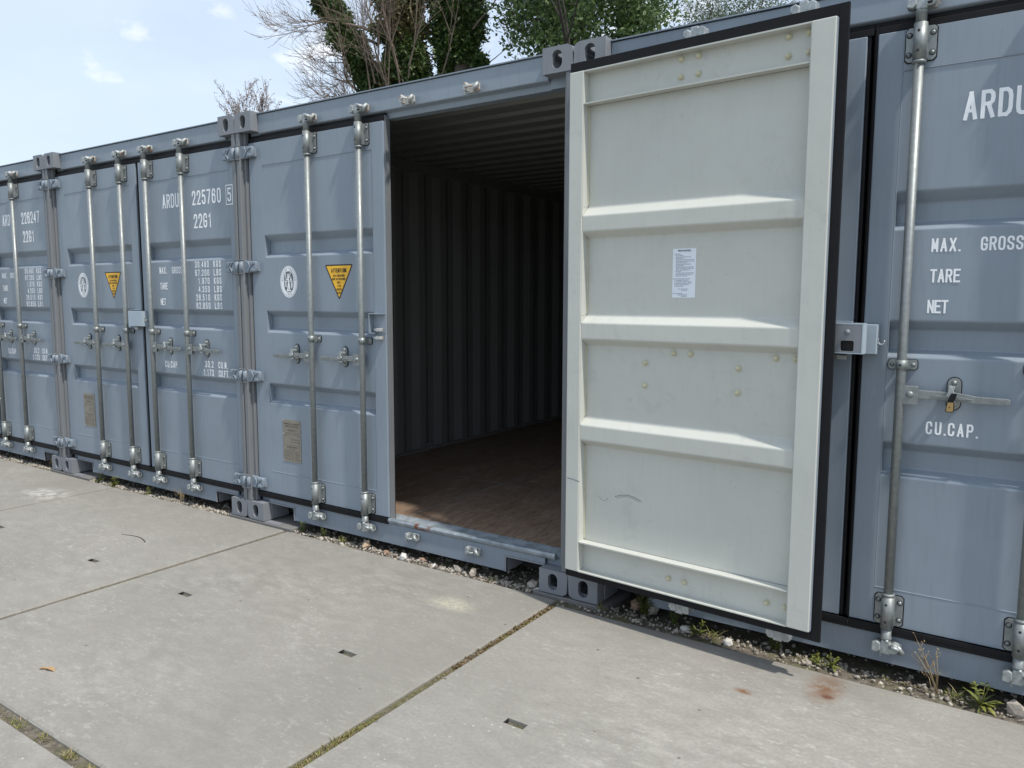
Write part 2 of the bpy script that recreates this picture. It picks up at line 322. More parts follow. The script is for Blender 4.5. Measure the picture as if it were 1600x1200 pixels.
def text(mb, s, x0, x1, z, h, y, mat='letter', wd=.135, cw=.40, ys=-1, xf=None):
    # fit the word s between x0 and x1 on the baseline z
    adv = [(.42 if c == '.' else .75 if c == ' ' else 1.0) for c in s]; wch = cw*h; tot = sum(adv[:-1]); last = wch*(.3 if s[-1] == '.' else 1)
    p = (x1-x0-last)/max(tot, .001); x = x0; k = 0
    for c, a in zip(s, adv):
        if c == '.': mb.add([(u, y, v) for u, v in [(xf or (lambda a, b: (a, b)))(*q) for q in ((x, z-.01*h), (x+.14*h, z-.01*h), (x+.14*h, z+.13*h), (x, z+.13*h))]], [(0, 1, 2, 3)], mat)
        elif c in G:
            for pl in G[c].split('|'):
                pts = [tuple(map(float, q.split(','))) for q in pl.split()]
                ribbon(mb, [(x+u*(wch-wd*h)+wd*h*.5, z+v*(h-wd*h)+wd*h*.5) for u, v in pts], wd*h, y+ys*k*.00012, mat, xf or (lambda a, b: (a, b))); k += 1
        x += a*p

# ------------------------------------------------------------------ setting: ground and paving
def sheet(name, x0, x1, y0, y1, z, mat, **p):
    b = MB(); b.add([(x0, y0, z), (x1, y0, z), (x1, y1, z), (x0, y1, z)], [(0, 1, 2, 3)], mat); return link(name, b.mesh(name), **p)
sheet('ground', -700, 700, -700, 700, -.075, 'field', kind='structure')
sheet('gravel_bed', -16, 10, -.3, 9, -.040, 'soil', kind='structure')
pave = sheet('pavement', -14.3, 8.2, -12.5, .03, -.026, 'soil', kind='structure')
def slab_mesh():
    b = MB(); h = .981; xs = [-h, -.608, -.525, .525, .608, h]; ys = [-h, -.0165, .0165, h]; T = 0.0; B = -.13
    c = .007
    fs = []; vs = []
    idx = {}
    def V(x, y, z):
        k = (round(x, 5), round(y, 5), round(z, 5))
        if k not in idx: idx[k] = len(vs); vs.append((x, y, z))
        return idx[k]
    X = [xs[0]+c]+xs[1:-1]+[xs[-1]-c]; Y = [ys[0]+c]+ys[1:-1]+[ys[-1]-c]
    for i in range(5):
        for j in range(3):
            if j == 1 and i in (1, 3):   # lifting pocket
                q = [(X[i], Y[j]), (X[i+1], Y[j]), (X[i+1], Y[j+1]), (X[i], Y[j+1])]
                for k in range(4):
                    a, d = q[k], q[(k+1) % 4]; fs.append((V(*a, T), V(*d, T), V(*d, -.05), V(*a, -.05)))
                fs.append(tuple(V(*a, -.05) for a in q))
            else: fs.append((V(X[i], Y[j], T), V(X[i+1], Y[j], T), V(X[i+1], Y[j+1], T), V(X[i], Y[j+1], T)))
    rim = [(x, Y[0]) for x in X]+[(X[-1], y) for y in Y[1:]]+[(x, Y[-1]) for x in X[-2::-1]]+[(X[0], y) for y in Y[-2:0:-1]]
    def outp(p): return (math.copysign(h, p[0]) if abs(abs(p[0])-(h-c)) < 1e-6 else p[0], math.copysign(h, p[1]) if abs(abs(p[1])-(h-c)) < 1e-6 else p[1])
    n = len(rim)
    for k in range(n):
        a, d = rim[k], rim[(k+1) % n]; A, D = outp(a), outp(d)
        fs.append((V(*d, T), V(*a, T), V(*A, T-c), V(*D, T-c))); fs.append((V(*D, T-c), V(*A, T-c), V(*A, B), V(*D, B)))
    b.add(vs, fs, 'concrete')
    for sx in (-1, 1):   # worn steel edge in each pocket
        x0, x1 = sorted((sx*.608, sx*.525))
        b.box(x0+.0008, x0+.004, -.0157, .0157, -.045, -.002, 'dark'); b.box(x1-.004, x1-.0008, -.0157, .0157, -.045, -.002, 'dark')
        b.box(x0+.0045, x1-.0045, -.014, -.011, -.03, -.024, 'rust_galv'); b.box(x0+.001, x1-.001, -.0155, .0155, -.049, -.045, 'dark')
    return b
random.seed(5)
SL = cached('slab', slab_mesh)
for i in range(-7, 4):
    for j in range(6):
        back = {0: -.058, -1: -.008, -2: -.004, -3: -.004}.get(i, -.01) if j == 0 else -.01
        o = link('slab', SL, pave, (-.03+2.0*i+1.0, -1.0-2.0*j+back-(.006 if j else 0), -.012+(random.uniform(-.003, .002) if j else 0)))
        o.rotation_euler = (random.uniform(-.0006, .0006), random.uniform(-.0006, .0006), random.uniform(-.003, .003))

# ------------------------------------------------------------------ shipping containers
W_, H_ = 2.438, 2.591; DY = .05
def casting_mesh(top):
    # corner fitting at the left edge of a container (x 0..0.162), front face at y = 0
    b = MB(); z0, z1 = (H_-.118, H_) if top else (0, .118); zc = (z0+z1)/2
    hole = stadium(.084, zc+(.0), .0265, .0415, 32); out_ = rect_like(hole, 0, .162, z0, z1, .034, (-1, 1 if top else -1))
    b.ring(out_, hole, 0, .016, 'cast_paint')
    big = [(.084+(u-.084)*1.1, zc+(v-zc)*1.07) for u, v in hole]
    b.ring(out_, big, .0162, .03, 'cast_paint')
    # side with hole (outer side), closed inner side, back
    sh = stadium(.089, zc, .024, .036, 32); b.ring(rect_like(sh, .03, .178, z0+.034, z1-.034) if 0 else rect_like(sh, .03, .178, z0+(0 if top else .034), z1-(.034 if top else 0)), sh, 0.0, .02, 'cast_paint', 'x')
    b.box(.14, .162, .03, .178, z0, z1, 'cast_paint'); b.box(.02, .14, .16, .178, z0, z1, 'cast_paint')
    th = [(.084+(u-.084), v) for u, v in oval(.084, .095, .031, .055, 32, 3)]; zz = (z1-.024, z1) if top else (z0, z0+.024)
    b.ring(rect_like(th, .034, .14, .03, .16), th, zz[0], zz[1], 'cast_paint', 'z')
    # rounded outer corner of the top or bottom plate
    pr = []
    for k in range(7):
        a = math.pi/2*k/6; pr.append((.034-.034*math.sin(a), (z1-.034+.034*math.cos(a)) if top else (z0+.034-.034*math.cos(a))))
    pr.append((.034, z1-.034 if top else z0+.034)); b.prism(pr, .03, .178, 'cast_paint')
    zb = (z0, z0+.02) if top else (z1-.02, z1); b.box(.02, .14, .03, .16, zb[0], zb[1], 'cast_paint')
    return b
def post_mesh():
    b = MB(); z0, z1 = .118, H_-.118
    b.box(.004, .040, .004, .046, z0, z1, 'post_paint', .006); b.box(.040, .060, .034, .075, z0, z1, 'post_paint', .003)
    b.box(.006, .060, .076, .150, z0, z1, 'post_paint'); b.box(.060, .085, .112, .150, z0, z1, 'paint'); b.box(.0605, .066, .060, .110, z0, z1, 'rubber')
    return b
def header_mesh():
    b = MB()
    b.prism([(.055, 2.466), (.055, 2.575), (.15, 2.578), (.15, 2.425), (.092, 2.425), (.088, 2.452), (.066, 2.4585), (.058, 2.461)], .163, W_-.163, 'paint', 'x', .003)
    b.box(.163, W_-.163, .046, .16, 2.5785, 2.584, 'paint'); b.box(.06, .163, .0755, .15, 2.425, 2.4725, 'paint'); b.box(W_-.163, W_-.06, .0755, .15, 2.425, 2.4725, 'paint')
    return b
def sill_mesh():
    b = MB(); zb = .034
    b.prism([(.163, .116), (.385, .116), (.397, .104), (.397, zb), (2.041, zb), (2.041, .104), (2.053, .116), (2.275, .116), (2.275, .150), (.163, .150)], .055, .064, 'sill_paint', 'y', 0)
    # rolled lip and threshold plate
    b.prism([(.055, .1505), (.044, .162), (.041, .174), (.047, .184), (.060, .186), (.069, .178), (.075, .160), (.082, .150)], .10, W_-.10, 'worn', 'x', 0, False)
    b.prism([(.0825, .150), (.0825, .158), (.150, .181), (.158, .181), (.158, .150)], .07, W_-.07, 'worn', 'x')
    # flanges round the two notches next to the corner fittings
    for s in (0, 1):
        f = (lambda x: x) if s == 0 else (lambda x: W_-x)
        x0, x1 = sorted((f(.397), f(.407))); b.box(x0, x1, .050, .21, zb-.002, .112, 'cast_paint', .002)
        x0, x1 = sorted((f(.163), f(.409))); b.box(x0, x1, .048, .21, .1125, .121, 'cast_paint', .002)
        x0, x1 = sorted((f(.163), f(.170))); b.box(x0, x1, .064, .20, .005, .112, 'cast_paint')
        x0, x1 = sorted((f(.170), f(.396))); b.box(x0, x1, .21, .214, .02, .112, 'dark')
    b.box(.41, 2.03, .0645, .15, zb, .045, 'sill_paint'); b.box(.06, .162, .0755, .2, .1185, .15, 'sill_paint'); b.box(W_-.162, W_-.06, .0755, .2, .1185, .15, 'sill_paint')
    return b
def keeper_mesh(top):
    # cam keeper: base plate with a straight lug and a hooked lug; origin at its middle on the face
    b = MB(); m = 'rust_galv' if top else 'cast_galv'; s = 1 if top else -1
    b.prism([(-.038, -.016), (-.03, -.022), (.03, -.022), (.040, -.012), (.040, .016), (.03, .022), (-.032, .022), (-.038, .014)], -.010, .002, m, 'y', .002)
    b.prism([(-.040, -.014), (-.020, -.018), (-.016, .012), (-.024, .026), (-.036, .024)], -.040, -.0101, m, 'y', .003)
    b.tube([(.016, -.011, -.014*s), (.024, -.030, -.016*s), (.038, -.044, -.010*s), (.046, -.038, .004*s), (.040, -.024, .014*s), (.026, -.011, .016*s)], [.008, .0085, .009, .009, .0085, .008], m, 8)
    b.tube([(-.028, -.038, .0*s), (-.004, -.042, .004*s), (.016, -.034, .002*s)], [.006, .0055, .005], m, 6)
    b.box(-.031, -.026, -.036, -.030, -.036, -.012, m)
    return b
def corr_wall(y0, y1, z0, z1, xo, d, mo, mi, pitch=.278, n=None):
    # trapezoid sheet in the plane x = xo, corrugated along y, outside faces -x
    b = MB(); pr = []; y = y0
    while y < y1-1e-6:
        for dy, q in ((0, 0), (.072, 0), (.139, 1), (.211, 1)): pr.append((min(y+dy, y1), q))
        y += pitch
    pr.append((y1, 0)); vs = []; fs = []
    for (yy, q) in pr: x = xo+d*q; vs += [(x, yy, z0), (x, yy, z1)]
    for i in range(len(pr)-1): fs.append((2*i, 2*i+2, 2*i+3, 2*i+1))
    b.add(vs, [f[::-1] for f in fs], mo); b.add([(x+.0025, y, z) for x, y, z in vs], fs, mi); return b
def side_wall():
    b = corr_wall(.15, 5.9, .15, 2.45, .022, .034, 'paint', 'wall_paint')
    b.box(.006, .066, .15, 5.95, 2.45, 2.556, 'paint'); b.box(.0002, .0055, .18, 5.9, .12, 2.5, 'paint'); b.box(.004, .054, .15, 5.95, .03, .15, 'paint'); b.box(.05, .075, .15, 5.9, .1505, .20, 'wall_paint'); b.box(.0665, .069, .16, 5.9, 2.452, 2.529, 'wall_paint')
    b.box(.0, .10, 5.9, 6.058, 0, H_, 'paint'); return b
def roof_mesh():
    b = MB(); pr = []; y = .16
    while y < 5.9:
        for dy, q in ((0, 0), (.091, 0), (.1045, 1), (.1955, 1)): pr.append((min(y+dy, 5.95), q))
        y += .209
    vs = []; fs = []
    for yy, q in pr: z = 2.53+.02*q; vs += [(.01, yy, z), (W_-.01, yy, z)]
    for i in range(len(pr)-1): fs.append((2*i, 2*i+1, 2*i+3, 2*i+2))
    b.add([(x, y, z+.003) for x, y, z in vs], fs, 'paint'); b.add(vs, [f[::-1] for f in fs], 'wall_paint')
    b.box(.01, W_-.01, .1505, .166, 2.45, 2.578, 'paint'); b.box(.0, .012, .16, 5.95, 2.5565, 2.57, 'paint'); b.box(W_-.012, W_, .16, 5.95, 2.5565, 2.57, 'paint'); b.box(.012, W_-.012, .17, 5.95, 2.556, 2.560, 'paint'); return b
def back_wall():
    b = MB(); pr = []; x = .1
    while x < W_-.1:
        for dx, q in ((0, 0), (.11, 0), (.128, 1), (.232, 1)): pr.append((min(x+dx, W_-.1), q))
        x += .25
    vs = []; fs = []
    for xx, q in pr: y = 6.0+.045*q; vs += [(xx, y, .15), (xx, y, 2.55)]
    for i in range(len(pr)-1): fs.append((2*i, 2*i+2, 2*i+3, 2*i+1))
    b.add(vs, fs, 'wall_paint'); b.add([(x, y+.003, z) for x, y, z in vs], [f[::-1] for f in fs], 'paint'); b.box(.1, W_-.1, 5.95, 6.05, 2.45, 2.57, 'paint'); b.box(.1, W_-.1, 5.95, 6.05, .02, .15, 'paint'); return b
def floor_mesh():
    b = MB(); b.box(.05, W_-.05, .158, 5.95, .10, .150, 'dark')
    for k in range(18): b.box(.055, W_-.055, .45+.31*k, .49+.31*k, .036, .0995, 'paint')
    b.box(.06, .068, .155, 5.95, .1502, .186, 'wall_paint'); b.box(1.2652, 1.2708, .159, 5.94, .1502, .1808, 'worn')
    for y in (1.12, 3.54): b.box(.07, W_-.07, y-.0028, y+.0028, .1502, .1804, 'worn')
    return b

LEFT = dict(h=.068, f=1.220, p0=.197, p1=1.135, rods=(.645, 1.066)); RIGHT = dict(h=2.372, f=1.258, p0=1.345, p1=2.300, rods=(1.827, 1.400))
RIBS = ((.775, .803, .872, .905), (1.230, 1.258, 1.330, 1.364), (1.700, 1.728, 1.796, 1.836))
Z0, Z1, ZB, ZT = .187, 2.410, .332, 2.267; TH = .055
def panel_rows(x0, x1, sgn):
    # pressed sheet with three recessed bands: rounded profile swept across the leaf
    d = .043; key = [(0, ZB)]
    for (a, b, c, e) in RIBS: key += [(0, a), (d, b), (d, c), (0, e)]
    key.append((0, ZT)); pr = [key[0]]
    for i in range(1, len(key)-1):
        p = Vector(key[i]); u = (Vector(key[i-1])-p).normalized(); v = (Vector(key[i+1])-p).normalized(); r = .006
        for t in (0, .25, .5, .75, 1): q = (p+u*r)*(1-t)**2+p*2*t*(1-t)+(p+v*r)*t*t; pr.append((q.x, q.y))
    pr.append(key[-1]); bm = bmesh.new(); A = [bm.verts.new((x0, y, z)) for y, z in pr]; B = [bm.verts.new((x1, y, z)) for y, z in pr]
    for i in range(len(pr)-1): bm.faces.new((A[i], B[i], B[i+1], A[i+1]))
    return bm
def door_leaf(D, lining):
    b = MB(); s0, s1 = sorted((D['h'], D['f'])); p0, p1 = D['p0'], D['p1']
    if not lining:
        bm = panel_rows(p0, p1, 1)
        for v in bm.verts: v.co.y += .0022
        b.frombm(bm, 'paint', False)
        # stiles and rails: outer sides
        for x0, x1 in ((s0, p0), (p1, s1)): b.box(x0, x1, 0, .0462, Z0, Z1, 'paint', .0035)
        b.box(p0-.001, p1+.001, .0004, .006, ZT+.002, Z1-.0005, 'paint', .0012); b.box(p0-.001, p1+.001, .0004, .006, Z0+.0005, ZB-.002, 'paint', .0012)
        # weld beads
        for z in (ZT, ZB): b.tube([(p0, .0012, z), (p1, .0012, z)], .0022, 'paint', 6, False)
        for x in (p0, p1): b.tube([(x, .0012, Z0+.02), (x, .0012, Z1-.02)], .0018, 'paint', 6, False)
    else:
        bm = panel_rows(p0, p1, 1)
        for v in bm.verts: v.co.y += .0052
        bmesh.ops.reverse_faces(bm, faces=list(bm.faces)); b.frombm(bm, 'inner_paint', False)
        for x0, x1 in ((s0+.001, p0), (p1, s1-.001)): b.box(x0, x1, .0465, TH, Z0+.001, Z1-.001, 'inner_paint', .004)
        for xa in (p0, p1-.0012):
            for za, zb in ((Z0+.004, RIBS[0][0]+.002), (RIBS[0][3]-.002, RIBS[1][0]+.002), (RIBS[1][3]-.002, RIBS[2][0]+.002), (RIBS[2][3]-.002, Z1-.004)): b.box(xa, xa+.0012, .0095, .0525, za, zb, 'inner_paint')
            for (ra, rb, rc, re_) in RIBS: b.prism([(.0095, ra), (.0535, ra), (.0535, rb+.004), (.0525, rb+.004)], xa, xa+.0012, 'inner_paint', 'x'); b.prism([(.0095, re_), (.0535, re_), (.0535, rc-.004), (.0525, rc-.004)], xa, xa+.0012, 'inner_paint', 'x')
        for za, zb in ((ZT, Z1), (Z0, ZB)):
            b.box(p0, p1, .0064, .009, za+.001, zb-.001, 'inner_paint')
            b.box(p0, p1, .0091, TH-.002, zb-.0075, zb-.0015, 'inner_paint'); b.box(p0, p1, .0091, TH-.002, za+.0005, za+.0055, 'inner_paint')
        for x in (p0, p1):
            e = .003 if x == p0 else -.003
            for za, zb in ((ZB, RIBS[0][0]), (RIBS[0][3], RIBS[1][0]), (RIBS[1][3], RIBS[2][0]), (RIBS[2][3], ZT)): b.tube([(x+e, .008, za+.006), (x+e, .008, zb)], .003, 'bolt_paint', 6, False)
    return b
def gasket_mesh(D, fl, strip=False):
    # double lipped rubber seal round the leaf
    b = MB(); s0, s1 = sorted((D['h'], D['f'])); xl, xr = s0, s1; hl = .010; fr = fl
    eL = hl if D is LEFT else fr; eR = 0.0005 if D is LEFT else hl
    def frame(o, i, y0, y1, yb):
        a = (xl-eL*o, xr+eR*o, Z0-.037*o, Z1+.045*o); c = (xl+i, xr-i, Z0+i, Z1-i)
        if eL > .002: b.box(a[0], c[0], y0, y1, a[2], a[3], 'rubber', .0015)
        if eR > .002: b.box(c[1], a[1], y0, y1, a[2], a[3], 'rubber', .0015)
        k = .0205 if (D is LEFT and not strip) else 0; b.box(c[0]+.0002, c[1]-.0002+k, y0, y1, c[3], a[3], 'rubber', .002); b.box(c[0]+.0002, c[1]-.0002+(.0362 if k else 0), yb, y1, a[2], c[2], 'rubber', .002)
    frame(.55, -.0005, .004, .018, -.012); frame(1.0, -.0005, .0185, .032, -.0105)
    if D is LEFT and not strip: b.box(xr+.0005, xr+.013, .010, .050, Z0-.02, Z1+.03, 'rubber', .003)
    if strip: b.box(xr+.0005, xr+.007, .012, .050, Z0-.02, Z1+.03, 'post_paint', .002); b.box(xr+.0005, xr+.004, .0505, .056, Z0-.02, Z1+.03, 'rubber')  # sunlit look of the rubber edge put into this strip's grey colour
    return b
def rod_mesh():
    b = MB(); b.tube([(0, 0, .155), (0, 0, 2.44)], .0168, 'galv', 18); return b
def bracket_mesh(top):
    # sleeve bearing with back plate and four bolts, cam end beyond it; origin on the rod axis, y=+.035 is the door
    b = MB(); zc = 2.350 if top else .252; s = 1 if top else -1; h = .063
    for sx in (-1, 1):
        b.prism([(sx*.020, zc-h+.004), (sx*.040, zc-h+.004), (sx*.049, zc-h+.013), (sx*.049, zc+h-.013), (sx*.040, zc+h-.004), (sx*.020, zc+h-.004)], .0285, .0325, 'galv', 'y', .0008)
        b.prism([(sx*.020, zc-h+.001), (sx*.042, zc-h+.001), (sx*.0525, zc-h+.011), (sx*.0525, zc+h-.011), (sx*.042, zc+h-.001), (sx*.020, zc+h-.001)], .0327, .0348, 'rubber', 'y')
        b.box(min(sx*.017, sx*.0225), max(sx*.017, sx*.0225), .004, .0287, zc-h+.006, zc+h-.006, 'galv')
        for dz in (-.034, .034): b.dome((sx*.0375, .0285, zc+dz), (0, -1, 0), .0085, .008, 'galv', 12); b.tube([(sx*.0375, .0287, zc+dz), (sx*.0375, .0273, zc+dz)], .0105, 'rubber', 12)
    b.cyl(0, 0, zc-h, zc+h, .0228, 'galv', 20)
    b.tube([(0, 0, zc-s*(h-.0005)), (0, 0, zc-s*(h+.003)), (0, 0, zc-s*(h+.010)), (0, 0, zc-s*(h+.013))], [.0195, .0235, .0235, .0185], 'galv', 18)
    for dz in (-.034, .034): b.tube([(-.003, -.0222, zc+dz), (-.003, -.0233, zc+dz)], .0048, 'dark', 10)
    e = zc+s*h
    b.tube([(0, 0, e), (0, 0, e+s*.032), (0, 0, e+s*.036), (0, 0, e+s*.045)], [.0185, .0185, .022, .019], 'galv', 16)
    z = e+s*.072                                          # cam with two prongs
    b.prism([(-.018, z-.028), (.018, z-.028), (.022, z), (.014, z+.026), (-.014, z+.026), (-.022, z)], -.016, .016, 'cast_galv', 'y', .004)
    b.prism([(-.046, z-.020), (-.026, z-.024), (-.014, z-.012), (-.016, z+.016), (-.030, z+.022), (-.046, z+.014)], -.024, .018, 'cast_galv', 'y', .004)
    b.prism([(.012, z-.020), (.036, z-.022), (.050, z-.006), (.046, z+.014), (.030, z+.020), (.012, z+.008)], -.020, .02, 'cast_galv', 'y', .005)
    b.tube([(.018, -.020, z+.006), (.032, -.030, z+.010), (.046, -.022, z+.004), (.048, -.004, z-.004)], [.007, .008, .008, .006], 'cast_galv', 8)
    b.tube([(.020, -.021, z-.012*s), (.034, -.024, z-.012*s)], .0045, 'dark', 8); b.dome((.006, -.016, z-s*.026), (0, -1, 0), .0075, .009, 'cast_galv')
    return b
def guide_mesh():
    b = MB(); z = 1.203
    b.tube([(0, 0, z-.018), (0, 0, z+.018)], .0205, 'galv', 18)
    for sx in (-1, 1):
        b.prism([(sx*.016, z-.018), (sx*.043, z-.018), (sx*.049, z-.011), (sx*.049, z+.011), (sx*.043, z+.018), (sx*.016, z+.018)], .0275, .0315, 'galv', 'y', .0008)
        b.prism([(sx*.016, z-.020), (sx*.045, z-.020), (sx*.0515, z-.012), (sx*.0515, z+.012), (sx*.045, z+.020), (sx*.016, z+.020)], .0317, .0348, 'rubber', 'y')
        b.box(min(sx*.0155, sx*.0195), max(sx*.0155, sx*.0195), .006, .028, z-.0175, z+.0175, 'galv'); b.dome((sx*.036, .0275, z), (0, -1, 0), .0085, .008, 'galv', 12)
    b.tube([(-.002, -.0198, z), (-.002, -.0212, z)], .0045, 'dark', 10); return b
def handle_mesh():
    # hub on the rod, flat bar, raised middle and knurled grip; extends to +x, origin on the rod axis
    b = MB(); z = 1.094
    b.prism([(.010, z-.035), (.058, z-.035), (.061, z-.032), (.061, z+.030), (.058, z+.033), (.014, z+.033), (.010, z+.024)], -.012, -.006, 'galv', 'y', .0012)
    b.prism([(.010, z-.035), (.058, z-.035), (.058, z+.033), (.010, z+.033)], .006, .011, 'galv', 'y', .001); b.dome((.034, -.012, z+.002), (0, -1, 0), .013, .008, 'galv', 14)
    b.prism([(.030, z-.012), (.130, z-.012), (.175, z-.014), (.245, z-.018), (.245, z+.008), (.175, z+.018), (.130, z+.018), (.030, z+.020)], -.0055, .0055, 'galv', 'y', .002)
    b.prism([(.10, z+.001), (.150, z+.007), (.205, z+.003), (.235, z-.004), (.205, z-.008), (.150, z-.006)], -.0095, -.0056, 'galv', 'y', .001)
    b.prism([(.243, z-.018), (.340, z-.016), (.346, z-.012), (.346, z+.002), (.340, z+.006), (.243, z+.008)], -.0065, .0045, 'galv', 'y', .002)
    for k in range(9): x = .252+k*.010; b.box(x, x+.005, -.0078, -.0066, z-.015, z+.004, 'galv')
    return b
def latch_mesh():
    b = MB(); x = .172; z = 1.104
    b.prism(stadium(x, z, .0215, .058, 20), .0285, .033, 'galv', 'y', .0008); b.prism(stadium(x, z, .0245, .0615, 20), .0331, .0348, 'rubber', 'y')
    b.dome((x, .0285, z+.040), (0, -1, 0), .0095, .009, 'galv', 12); b.dome((x, .0285, z-.040), (0, -1, 0), .009, .006, 'galv', 12)
    b.prism([(x-.014, z+.034), (x-.004, z+.030), (x+.004, z+.010), (x+.016, z-.002), (x+.010, z-.012), (x-.012, z-.012), (x-.022, z-.004), (x-.016, z+.006)], -.018, -.010, 'cast_galv', 'y', .002)
    b.box(x-.014, x+.004, -.011, .028, z+.018, z+.030, 'cast_galv', .002); b.box(x-.016, x+.008, -.014, .0284, z-.031, z-.023, 'cast_galv', .002); b.tube([(x-.002, .0283, z-.018), (x-.002, .0275, z-.018)], .006, 'dark', 10)
    return b
def hinge_mesh():
    # forged hinge: knuckle on the post and V-ribbed blade on the door (left hand); origin at its middle
    b = MB(); h = .040
    b.tube([(.022, .004, -h), (.022, .004, h)], .0145, 'sill_paint', 14)
    b.prism([(.018, -h), (.050, -h+.001), (.085, -h+.004), (.140, -h+.007), (.149, -h+.013), (.152, -.01), (.152, .01), (.149, h-.013), (.140, h-.007), (.085, h-.004), (.050, h-.001), (.018, h)], .012, .034, 'sill_paint', 'y', .004)
    b.prism([(.070, h-.008), (.084, h-.008), (.108, 0), (.084, -h+.008), (.070, -h+.008), (.094, 0)], .004, .0125, 'sill_paint', 'y', .002)
    b.prism([(.10, h-.010), (.140, h-.012), (.140, h-.022), (.112, .006)], .005, .0125, 'sill_paint', 'y', .002); b.prism([(.10, -h+.010), (.140, -h+.012), (.140, -h+.022), (.112, -.006)], .005, .0125, 'sill_paint', 'y', .002)
    b.box(.070, .148, .034, .0495, -h+.012, h-.012, 'sill_paint')
    b.cyl(.022, .004, h, h+.004, .018, 'post_paint', 12); b.cyl(.022, .004, -h-.004, -h, .018, 'post_paint', 12)
    return b
def box_bracket():
    # left half of the lock box: open steel shell with two eyes
    b = MB(); b.box(1.125, 1.222, -.040, -.001, 1.3555, 1.3605, 'paint', .001); b.box(1.125, 1.130, -.040, -.001, 1.250, 1.3553, 'paint', .001)
    b.box(1.1302, 1.160, -.036, -.001, 1.246, 1.251, 'paint', .001); b.box(1.131, 1.222, -.004, -.001, 1.251, 1.355, 'paint')
    for z in (1.268, 1.222): b.box(1.168, 1.205, -.030, -.0045 if z > 1.24 else -.001, z-.009, z+.009, 'rust_galv', .003); b.box(1.152, 1.170, -.026, -.012, z-.005, z+.006, 'rust_galv', .002)
    return b
def lock_box():
    # right half: sheet steel box with hasp, its back plate carries a square hole
    b = MB(); x0, x1, z0, z1, y0, y1 = 1.137, 1.315, 1.240, 1.350, -.058, -.008
    b.box(x0, x1, y0, y0+.004, z0, z1, 'box_paint', .0018); b.box(x0, x1, y0+.0042, y1, z1-.004, z1, 'box_paint'); b.box(x0, x1, y0+.0042, y1, z0, z0+.004, 'box_paint'); b.box(x1-.004, x1, y0+.0042, y1, z0+.0042, z1-.0042, 'box_paint'); b.box(x0, x0+.004, y0+.0042, y1, z0+.0042, z1-.0042, 'box_paint')
    hole = oval(1.190, 1.268, .023, .019, 28, 7); b.ring(rect_like(hole, 1.142, 1.242, 1.245, 1.3458), hole, y1-.006, y1-.0005, 'cast_paint'); b.box(1.15, 1.24, y1-.02, y1-.018, 1.246, 1.30, 'dark'); b.dome((1.190, y1, 1.318), (0, 1, 0), .010, .008, 'cast_paint', 12)
    b.box(1.256, 1.3107, -.0078, -.0005, 1.247, 1.343, 'box_paint'); b.tube([(x1, -.036, 1.285), (x1+.008, -.036, 1.276), (x1+.018, -.036, 1.276), (x1+.023, -.036, 1.284), (x1+.023, -.036, 1.292)], .0032, 'cast_galv', 8); b.box(x1, x1+.004, -.042, -.030, 1.278, 1.300, 'cast_galv', .001)
    return b
def emblem_mesh():
    b = MB(); cx, cz = .413, 1.545; A, B = .079, .097; y = -.0008
    def disc(a, c, yy, mat): b.add([(u, yy, v) for u, v in oval(cx, cz, a, c, 40)], [tuple(range(40))], mat)
    disc(A, B, y, 'letter')
    for a, c, wd in ((A-.0075, B-.0075, .0016),): ribbon(b, [*oval(cx, cz, a, c, 40), oval(cx, cz, a, c, 40)[0]], wd, y-.0006, 'grey_print')
    b.add([(u, y-.0004, v) for u, v in oval(cx, cz, .043, .064, 40, 2.7)], [tuple(range(40))], 'grey_print')
    yy = y-.001
    def bl(pts, wd): ribbon(b, [(cx+u, cz+v) for u, v in pts], wd, yy-len(b.v)*1e-7, 'letter')
    bl([(-.004, .028), (-.004, .044)], .012); bl([(-.006, .026), (.0, .0), (-.010, -.048)], .011); bl([(.0, .0), (.006, -.030)], .010); bl([(-.006, .02), (-.022, .012), (-.028, .052)], .006); bl([(.0, .022), (.012, .034), (.016, .056)], .006)
    bl([(-.036, .004), (-.012, .004)], .005); bl([(.008, .004), (.036, .004)], .005); bl([(.014, .012), (.028, .012)], .006); bl([(.021, .014), (.021, .026)], .007)
    bl([(-.026, -.004), (-.026, -.028)], .009); bl([(.024, -.006), (.024, -.036)], .008); bl([(.034, -.006), (.034, -.03)], .005); bl([(-.018, -.054), (.018, -.054)], .008); bl([(.006, -.044), (.006, -.036)], .010)
    for wrd, a0, a1, up in (('BUREAU VERITAS', 172, 8, 1), ('1828', 250, 290, -1)):
        n = len(wrd)
        for i, ch in enumerate(wrd):
            if ch == ' ': continue
            t = R_(a0+(a1-a0)*i/(n-1)); px, pz = cx+.0565*math.cos(t), cz+.0775*math.sin(t); nx = Vector((math.cos(t)/.0565, math.sin(t)/.0775)).normalized()*up; tx = Vector((nx.y, -nx.x)); h = .012
            text(b, ch, -.003, .003, -h/2, h, y-.0009, 'grey_print', .16, .5, xf=lambda u, v: (px+tx.x*u+nx.x*v, pz+tx.y*u+nx.y*v))
    return b
